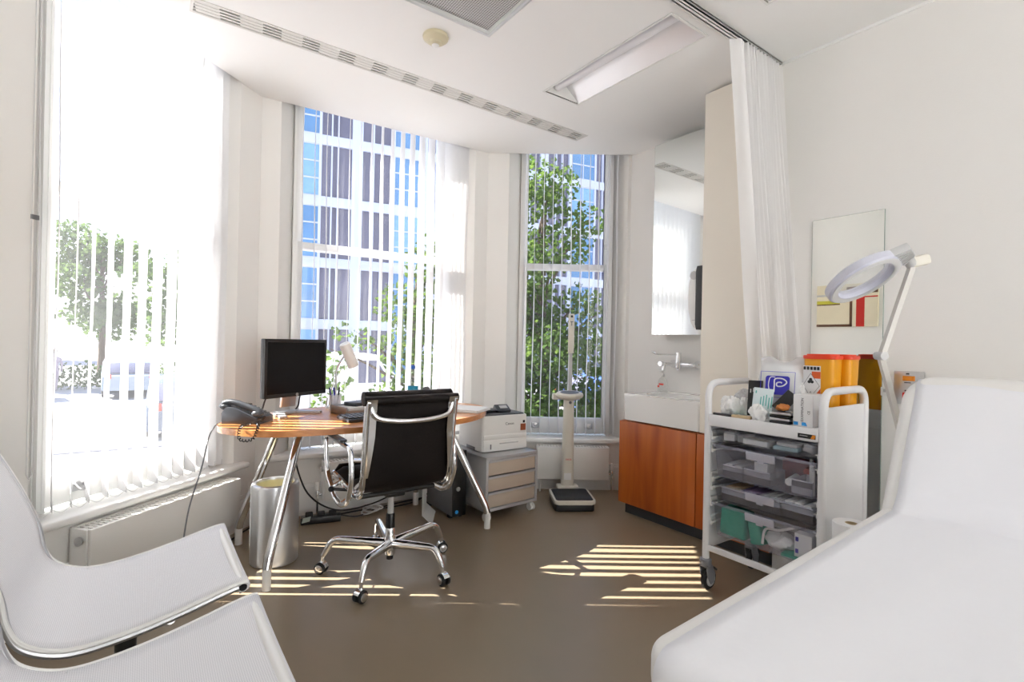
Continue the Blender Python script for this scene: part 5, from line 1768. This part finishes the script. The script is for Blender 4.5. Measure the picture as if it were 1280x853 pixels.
for i, (y, m_, lb) in enumerate(((1.36, M['black'], 'black clip lying at the far front edge of the trolley top'), (1.325, M['grey'], 'grey pen lying at the far front edge of the trolley top'))):
    tag(B().tube([(-.0, -.045, .006), (.006, .045, .006)], .006, 8).build('black_clip' if i == 0 else 'grey_pen', m_, loc=(2.206 + i * .013, y, ZT)), lb, 'clip' if i == 0 else 'pen')
tag(B().box((0, 0, .008), (.03, .085, .014), rz=.05, bev=.003).build('tan_packet', M['tan'], loc=(2.209, 1.262, ZT)), 'tan packet lying at the front edge of the trolley top', 'packet')
tag(B().box((0, 0, .003), (.045, .06, .006), rz=.3, bev=.002).build('green_wrap', mat('mint wrap', (.3, .65, .5), .5), loc=(2.252, 1.285, ZT)), 'mint green wrapper under the cotton pouches', 'wrapper')

# couch roll on end
cr_ = thing('couch_roll', 'white paper couch roll standing on end between trolley and couch', 'paper roll', (2.215, .815, 0))
B().lathe([(.022, 0), (.062, 0), (.063, .004), (.063, .496), (.062, .5), (.022, .5), (.022, 0)], 32).build('roll', M['paper'], cr_)
B().lathe([(.019, 0), (.022, 0), (.022, .5), (.019, .5), (.019, 0)], 24).build('core', M['tan'], cr_)

# ------------------------------------------------------------------ examination couch
ex_ = thing('examination_couch', 'white upholstered examination couch with raised backrest in the near corner', 'couch', (1.6, .28, 0), R(2.6))
CX, CY = 1.6, .28
CW0, CW1 = -.05, .612
ZS = .668
sb_ = B()
sb_.pillow(1.395, CW1 - CW0, .06, ZS - .09, ZS, .028, cx=1.3975 - CX, cy=(CW0 + CW1) / 2 - CY)
sb_.build('seat_cushion', M['vinyl'], ex_, 60)
# backrest: tilted rounded slab
bk = B()
L_ = .60
ang = R(BACKANG)
bm0 = Vector((1.925 - CX, (CW0 + CW1) / 2 - CY, ZS - .005))
# local x -> world -y... slab x across couch (world y), slab y up the rest, slab z towards the foot
e1 = Vector((0, 1, 0)); e2 = Vector((math.cos(ang), 0, math.sin(ang))); e3 = Vector((-math.sin(ang), 0, math.cos(ang)))
mk = Matrix((e1, e2, e3)).transposed().to_4x4()
mk.translation = bm0 + e2 * (L_ / 2 - .105)
bk.pillow(CW1 - CW0, L_, .10, -.085, 0, .034, m=mk)
bk.build('backrest', M['vinyl'], ex_, 60)
o = B()
o.span(.80 - CX, 2.66 - CX, .03 - CY, .07 - CY, .50, .575, bev=.004).span(.80 - CX, 2.66 - CX, .50 - CY, .54 - CY, .50, .575, bev=.004)
for x in (.85, 1.6, 2.55): o.span(x - CX - .02, x - CX + .02, .05 - CY, .52 - CY, .51, .56)
o.build('frame', M['frame_white'], ex_)
for x in (.95, 2.40):
    for y in (.06, .51):
        l = B().span(x - CX - .02, x - CX + .02, y - CY - .02, y - CY + .02, .06, .51, bev=.004).build('leg', M['frame_white'], ex_)
        B().lathe([(0, -.012), (.028, -.012), (.03, -.008), (.03, .008), (.028, .012), (0, .012)], 20, Matrix.Translation((x - CX, y - CY, .03)) @ Matrix.Rotation(PI / 2, 4, 'X')).build('castor', M['blackm'], l)
o = B()
o.tube([(2.35 - CX, .28 - CY, .53), (2.22 - CX, .28 - CY, .78)], .014, 10)
o.build('backrest_strut', M['steel'], ex_)
# sheet over seat and backrest
def sheet_pt(i, j):
    yy = CW0 - .004 + (CW1 - .037 - CW0) * j
    s = i
    bump = .0012 * math.sin(23 * s + 3 * j) + .0012 * math.sin(15 * j + 9 * s)
    if s < .08:
        f = s / .08
        return Vector((.690 - .003 * math.sin(14 * j), yy, ZS - .36 + .326 * f))
    if s < .13:
        f = (s - .08) / .05
        a = PI / 2 * f
        return Vector((.690 + .038 * (1 - math.cos(a)), yy, ZS - .034 + .037 * math.sin(a) + bump))
    if s < .62:
        f = (s - .13) / .49
        return Vector((.728 + (1.90 - .728) * f, yy, ZS + .003 + bump))
    f = (s - .62) / .38
    base = Vector((bm0.x + CX, 0, bm0.z)) + e3 * .003
    q = base + e2 * (.03 + (L_ - .155) * f)
    dn = .02 * max(0, (f - .9) / .1) ** 2
    q = q - e3 * dn
    ql = Vector((1.90, 0, ZS + .003))
    b_ = min(1, f / .06)
    q = ql.lerp(q, b_)
    return Vector((q.x - math.sin(ang) * bump, yy, q.z + bump))
b = B().grid(lambda i, j: sheet_pt(i, j) - Vector((CX, CY, 0)), 110, 22)
sh = b.build('couch_sheet', M['sheet'], None, 80)
sh.location = (CX, CY, 0); sh.rotation_euler = (0, 0, R(2.6))
sm2 = sh.modifiers.new('thick', 'SOLIDIFY'); sm2.thickness = .0015; sm2.offset = 1
tag(sh, 'white sheet spread over the examination couch and its backrest', 'sheet')
# ------------------------------------------------------------------ outdoors
ZG = -1.25
struct(B().span(-70, 90, 4.35, 90, ZG - .1, ZG).span(-70, -.9, -40, 4.35, ZG - .1, ZG).build('street', mat('street paving', rgb(164, 162, 168), .85, var=.12, scale=.6)))
struct(B().prism([(-9, 14), (60, 9.5), (60, 11.5), (-9, 16)], ZG, ZG + .12).build('pavement', mat('pavement slabs', rgb(205, 200, 196), .85, var=.08, scale=2)))

# office building across the street
M['facade'] = mat('pale facade cladding', rgb(186, 194, 216), .5, var=.03, scale=.8)
M['bwin'] = mat('sky-tinted building glass', (.11, .25, .46), .12, var=.5, scale=.35)  # sky reflection put into the blue base colour
M['bdark'] = mat('dark window panel', (.13, .13, .19), .2, var=.3, scale=.5)
M['bcurtain'] = mat('window curtain', (.2, .38, .68), .6, var=.2, scale=3)
def building(name, label, loc, rz, length, floors, fh, phase, depth=10, group=None):
    t = thing(name, label, 'building', loc, rz, group)
    B().span(-.2, length, .12, depth, 0, floors * fh).build('core_wall', M['bdark'], t)
    o = B()
    for k in range(floors + 1):
        o.span(-.2, length, -.05, .13, k * fh - .42, k * fh + .12, bev=.02)
    n = int(length / 5.85) + 1
    for i in range(n):
        x = i * 5.85 + phase
        for q, w_ in ((0, .25), (2.0, .14), (2.62, .08), (2.95, .08), (3.72, .58), (4.85, .08), (5.3, .08)):
            if 0 <= x + q <= length - .6: o.span(x + q, x + q + w_, -.06, .13, 0, floors * fh)
    o.build('facade_frame', M['facade'], t)
    for i in range(n):
        x = i * 5.85 + phase
        for k in range(floors):
            if x + 1.7 > length or x < -.2: continue
            z0, z1 = k * fh + .12, (k + 1) * fh - .42
            w_ = B().span(x + .25, x + 2.0, .04, .08, z0, z1).build('window', M['bwin'] if (i + k) % 3 else M['bcurtain'], t)
            m_ = B()
            m_.span(x + 1.10, x + 1.16, -.01, .04, z0, z1)
            for f in (.0, .34, .67, 1.0):
                zz = z0 + (z1 - z0) * f
                m_.span(x + .25, x + 2.0, -.01, .04, zz - .04, zz + .04)
            m_.build('glazing_bars', M['facade'], w_)
    return t
building('street_building', 'pale blue-windowed office block across the street behind the middle window', (5.1, 29.13, ZG), R(-12), 30, 6, 3.35, .46)
def plainblock(label, loc, rz, l_, d_, h_, col, fl, nw):
    t = thing('street_terrace', label, 'building', loc, rz)
    B().span(0, l_, 0, d_, 0, h_).build('walls', col, t)
    B().span(-.2, l_ + .2, -.2, d_ + .2, h_, h_ + .35).build('roof', M['facade'], t)
    for k in range(fl):
        for i in range(nw):
            x = (i + .5) * l_ / nw
            z0 = .9 + k * h_ / fl
            w_ = B().span(x - .55, x + .55, -.04, .03, z0, z0 + 1.7).build('window', M['bdark'], t)
            B().span(x - .62, x + .62, -.07, -.03, z0 - .08, z0).span(x - .02, x + .02, -.06, -.03, z0, z0 + 1.7).span(x - .55, x + .55, -.06, -.03, z0 + .83, z0 + .88).build('window_trim', M['facade'], w_)
plainblock('low pale terrace far down the street beyond the trees', (-34, 52, ZG), R(6), 26, 8, 6.0, mat('pale render', rgb(214, 208, 204), .8), 2, 8)

# trees
LEAF = cloth('leaf green', (.055, .095, .028), .42, var=.5, scale=1.6, tcol=(.15, .23, .05))
LEAF2 = cloth('leaf green far', (.075, .125, .05), .35, var=.5, scale=.6, tcol=(.14, .22, .06))
BARK = mat('bark', (.09, .065, .045), .9, var=.3, bump=.5, bscale=20)
def leaf_cloud(blobs, n, size, seed, mode='fan'):
    rnd = random.Random(seed)
    vs, fs = [], []
    vol = [b[3] * b[4] * b[5] for b in blobs]
    for k in range(n):
        b = rnd.choices(blobs, vol)[0]
        while True:
            p = Vector((rnd.uniform(-1, 1), rnd.uniform(-1, 1), rnd.uniform(-1, 1)))
            if .25 < p.length < 1: break
        c = Vector((b[0] + p.x * b[3], b[1] + p.y * b[4], b[2] + p.z * b[5]))
        s = size * rnd.uniform(.6, 1.3)
        d_ = Vector((rnd.gauss(0, 1), rnd.gauss(0, 1), rnd.gauss(-.3, .8))).normalized()
        nn = Vector((rnd.gauss(0, 1), rnd.gauss(0, 1), rnd.gauss(.4, 1))).normalized()
        sd_ = d_.cross(nn)
        if sd_.length < .1: continue
        sd_.normalize()
        nn = sd_.cross(d_)
        i0 = len(vs)
        fold = nn * s * .16
        vs += [c, c + d_ * s * .62 + sd_ * s * .52 - fold, c + d_ * s * .98 + sd_ * s * .26, c + d_ * s * .86, c + d_ * s * .98 - sd_ * s * .26, c + d_ * s * .62 - sd_ * s * .52 - fold]
        fs += [(i0, i0 + 1, i0 + 2, i0 + 3), (i0, i0 + 3, i0 + 4, i0 + 5)]
    return vs, fs
def tree(label, loc, height, blobs, n, size, seed, m_, group, trunk_r=.14):
    t = thing('street_tree', label, 'tree', loc, 0, group)
    vs, fs = leaf_cloud(blobs, n, size, seed)
    me = bpy.data.meshes.new('foliage'); me.from_pydata([tuple(v) for v in vs], [], fs); me.materials.append(m_)
    o = bpy.data.objects.new('foliage', me); COL.objects.link(o); o.parent = t
    tb = B()
    top = height * .75
    tb.tube(spline([(0, 0, 0), (.05, .03, top * .4), (-.04, .05, top * .7), (.0, 0, top)], 5), [trunk_r * (1 - .75 * i / 15) for i in range(16)], 8)
    tr_ = tb.build('trunk', BARK, t)
    rnd = random.Random(seed + 1)
    bb = B()
    for b in blobs:
        z_ = max(.3 * top, min(top * .95, b[2] * .7))
        a = Vector((0, 0, z_)); c = Vector(b[:3])
        mid = a.lerp(c, .55) + Vector((0, 0, .1))
        bb.tube(spline([a, mid, c + Vector((b[3] * .4, 0, b[5] * .3))], 4), [trunk_r * .28, trunk_r * .26, trunk_r * .24, trunk_r * .22, trunk_r * .2, trunk_r * .16, trunk_r * .12, trunk_r * .09, trunk_r * .05], 6)
    bb.build('branch', BARK, t)
    return t
GT = 'street trees outside the windows'
# near maidenhair tree filling the narrow window
tx, ty = 5.2, 6.35
bl = [(-.35, .1, 1.5, .8, .8, .6), (.35, -.1, 1.3, .75, .8, .55), (-.1, .0, 2.3, .9, .9, .55), (.65, -.35, 2.35, .55, .6, .5), (-.75, .35, 2.7, .5, .5, .6), (-.45, .2, 3.45, .7, .7, .45), (.1, -.1, 3.95, .65, .6, .38), (-.15, .1, 4.65, .6, .6, .3), (.42, -.35, 3.1, .35, .4, .3), (-1.0, .7, 2.0, .5, .5, .5), (.8, -.55, 1.7, .45, .5, .5), (-.75, .6, 3.95, .4, .4, .35), (.55, -.3, 4.4, .4, .4, .3), (-.6, .4, 1.4, .6, .5, .6), (.1, 0, .8, .9, .7, .5), (-.85, .75, 3.3, .4, .4, .35), (-.2, .1, 3.0, .5, .5, .4), (.05, 0, 2.8, .5, .4, .3), (-.1, 0, 5.0, .7, .6, .32), (.85, -.6, 1.3, .5, .5, .5), (.75, -.5, 2.9, .3, .3, .3), (-.7, .5, 3.6, .5, .4, .3)]
tree('leafy green tree close outside the narrow window behind the scale', (tx, ty, ZG), 6.2, bl, 13500, .08, 5, LEAF, GT, .12)
# second tree, seen through the blind of the middle window
bl2 = [(0, 0, 2.2, .6, .6, .6), (.35, -.1, 2.9, .5, .5, .55), (-.2, .1, 3.0, .45, .5, .4), (.2, 0, 3.7, .4, .4, .45), (-.75, -.1, 2.35, .35, .3, .12), (-1.15, -.15, 2.5, .3, .3, .1), (-1.5, -.2, 2.25, .2, .2, .08), (.5, .1, 1.5, .6, .5, .5), (-.3, 0, 1.4, .5, .5, .4)]
tree('green tree with a reaching side branch outside the middle window', (3.55, 7.55, ZG), 4.6, bl2, 2600, .085, 9, LEAF, GT, .09)
bl3 = [(0, 0, 1.6, .25, .25, .3), (.1, .05, 2.0, .2, .2, .25), (-.12, 0, 1.25, .2, .2, .25)]
tree('young sapling outside the middle window behind the desk lamp', (1.75, 6.1, ZG), 2.3, bl3, 170, .075, 12, LEAF, GT, .03)
far = [(-6.0, 31.5, 8.6, 'broad tree on the far pavement at the frame side of the tall window'), (-1.9, 35.5, 9.8, 'broad tree on the far pavement in the middle of the tall window'), (1.5, 30.5, 8.2, 'broad tree on the far pavement nearest the desk in the tall window'), (-10.5, 33.5, 9.0, 'broad tree farthest along the pavement, at the edge of the tall window')]
for i, (x, y, h_, lb) in enumerate(far):
    rnd = random.Random(40 + i)
    bl4 = [(rnd.uniform(-1.3, 1.3), rnd.uniform(-1, 1), h_ * rnd.uniform(.26, .86), rnd.uniform(1.0, 1.5), rnd.uniform(.8, 1.2), rnd.uniform(.6, 1.0)) for _ in range(13)]
    tree(lb, (x, y, ZG), h_, bl4, 3600, .24, 50 + i, LEAF2, GT, .2)
# hedge
hv, hf = leaf_cloud([(x, 0, .6, .7, .4, .6) for x in range(0, 12)], 3000, .14, 77)
me = bpy.data.meshes.new('hedge'); me.from_pydata([tuple(v) for v in hv], [], hf); me.materials.append(LEAF2)
o = bpy.data.objects.new('hedge', me); COL.objects.link(o); o.location = (-9, 29.0, ZG); tag(o, 'clipped green hedge along the far pavement under the trees', 'hedge')

# vehicles
def car(name, label, loc, rz, col, van=False):
    t = thing(name, label, 'van' if van else 'car', loc, rz, 'vehicles parked in the street')
    L_, W_, H_ = (4.9, 1.9, 2.0) if van else (4.2, 1.75, 1.45)
    m_ = mat(name + ' paint', col, .25, .1, coat=.5)
    if van: pf = [(-L_ / 2, .35), (L_ / 2, .35), (L_ / 2, .95), (L_ / 2 - .75, 1.15), (L_ / 2 - 1.35, H_ - .05), (L_ / 2 - 1.6, H_), (-L_ / 2 + .1, H_), (-L_ / 2, H_ - .2)]
    else: pf = [(-L_ / 2, .32), (L_ / 2, .32), (L_ / 2, .72), (L_ / 2 - .95, .9), (L_ / 2 - 1.6, H_ - .04), (L_ / 2 - 2.0, H_), (-L_ / 2 + .9, H_ - .03), (-L_ / 2 + .2, .98), (-L_ / 2, .85)]
    sw_ = Matrix(((1, 0, 0, 0), (0, 0, -1, 0), (0, 1, 0, 0), (0, 0, 0, 1)))
    B().prism(pf, -W_ / 2, W_ / 2, sw_, bev=.09, seg=3).build('body', m_, t)
    g = B()
    if van: wp = [(L_ / 2 - 1.95, 1.15), (L_ / 2 - .98, 1.15), (L_ / 2 - 1.42, H_ - .2), (L_ / 2 - 1.95, H_ - .2)]
    else: wp = [(-L_ / 2 + .55, .95), (L_ / 2 - 1.15, .95), (L_ / 2 - 1.72, H_ - .12), (-L_ / 2 + 1.0, H_ - .12)]
    g.prism(wp, -W_ / 2 - .006, W_ / 2 + .006, sw_)
    g.build('side_windows', M['bdark'], t)
    g = B()
    xr, zr = (-L_ / 2 - .012, 1.45) if van else (-L_ / 2 + .30, 1.15)
    g.box((xr, 0, zr), (.03, W_ - .35, .5), ry=0 if van else .75, bev=.01)
    xf, zf, an = (L_ / 2 - 1.03, 1.52, -.66) if van else (L_ / 2 - 1.27, 1.14, -.9)
    g.box((xf, 0, zf), (.03, W_ - .3, .72), ry=an, bev=.01)
    g.build('windscreen', M['bdark'], t)
    for sx in (-1, 1):
        for sy in (-1, 1):
            wl = B().lathe([(0, -.1), (.26, -.1), (.32, -.07), (.32, .07), (.26, .1), (0, .1)], 22, Matrix.Translation((sx * L_ * .31, sy * (W_ / 2 - .09), .32)) @ Matrix.Rotation(PI / 2, 4, 'X')).build('wheel', M['blackm'], t)
            B().lathe([(0, -.105), (.19, -.105), (.19, .105), (0, .105)], 16, Matrix.Translation((sx * L_ * .31, sy * (W_ / 2 - .09), .32)) @ Matrix.Rotation(PI / 2, 4, 'X')).build('hubcap', M['alum'], wl)
    o = B()
    for sy in (-1, 1): o.box((-L_ / 2 - .01, sy * (W_ / 2 - .2), .85), (.03, .2, .16), bev=.01)
    o.build('tail_light', M['red'], t)
    o = B()
    for sy in (-1, 1): o.box((L_ / 2 + .0, sy * (W_ / 2 - .28), .66), (.03, .34, .14), bev=.01)
    o.build('headlight', M['whitep'], t)
    return t
car('parked_car', 'blue-grey car parked in the street, seen from behind through the tall window', (-.40, 26.0, ZG), R(90), (.22, .27, .33))
car('parked_car', 'pale car parked sideways across the street, seen through the tall window', (-4.9, 24.5, ZG), R(12), (.55, .53, .62))
car('parked_car', 'dark car parked at the kerb nearest the desk in the tall window', (1.05, 15.5, ZG), R(86), (.10, .12, .16))
car('parked_van', 'white van parked outside the middle window behind the desk lamp', (4.6, 15.5, ZG), R(-4), (.8, .8, .8), True)
car('parked_car', 'blue car parked beyond the leafy tree in the narrow window', (13.2, 11.9, ZG), R(-12), (.06, .12, .40))

# pedestrian on the far pavement
pn = thing('person', 'distant person in pale clothes walking along the far pavement', 'person', (-3.0, 28.0, ZG), R(20))
def skinbody(verts, edges, radii, root, name, m_, par):
    me = bpy.data.meshes.new(name)
    me.from_pydata(verts, edges, [])
    o = bpy.data.objects.new(name, me); COL.objects.link(o); o.parent = par
    md = o.modifiers.new('skin', 'SKIN')
    for i, r_ in enumerate(radii):
        me.skin_vertices[0].data[i].radius = (r_, r_) if not isinstance(r_, tuple) else r_
    me.skin_vertices[0].data[root].use_root = True
    o.modifiers.new('sub', 'SUBSURF').levels = 1
    o.modifiers['sub'].render_levels = 2
    me.materials.append(m_)
    return o
V = [(0, 0, .95), (0, 0, 1.15), (0, 0, 1.38), (0, 0, 1.48), (0, .01, 1.6), (0, .01, 1.7),
     (.1, 0, .9), (.12, .12, .5), (.11, .16, .08), (.11, .28, .04), (-.1, 0, .9), (-.12, -.03, .5), (-.11, -.22, .10), (-.11, -.12, .04),
     (.19, 0, 1.36), (.24, -.06, 1.1), (.25, .06, .88), (.25, .1, .8), (-.19, 0, 1.36), (-.24, .08, 1.1), (-.25, .2, .9), (-.25, .25, .83)]
E_ = [(0, 1), (1, 2), (2, 3), (3, 4), (4, 5), (0, 6), (6, 7), (7, 8), (8, 9), (0, 10), (10, 11), (11, 12), (12, 13), (2, 14), (14, 15), (15, 16), (16, 17), (2, 18), (18, 19), (19, 20), (20, 21)]
RD = [.15, .13, .15, .055, .09, .07, .085, .06, .04, .04, .085, .06, .04, .04, .06, .045, .035, .03, .06, .045, .035, .03]
skinbody(V, E_, RD, 0, 'body', mat('walker clothes', (.35, .30, .36), .8), pn)
B().ball((0, -.01, 1.68), .095, 14, 10).build('hair', mat('dark hair', (.05, .04, .03), .6), pn)
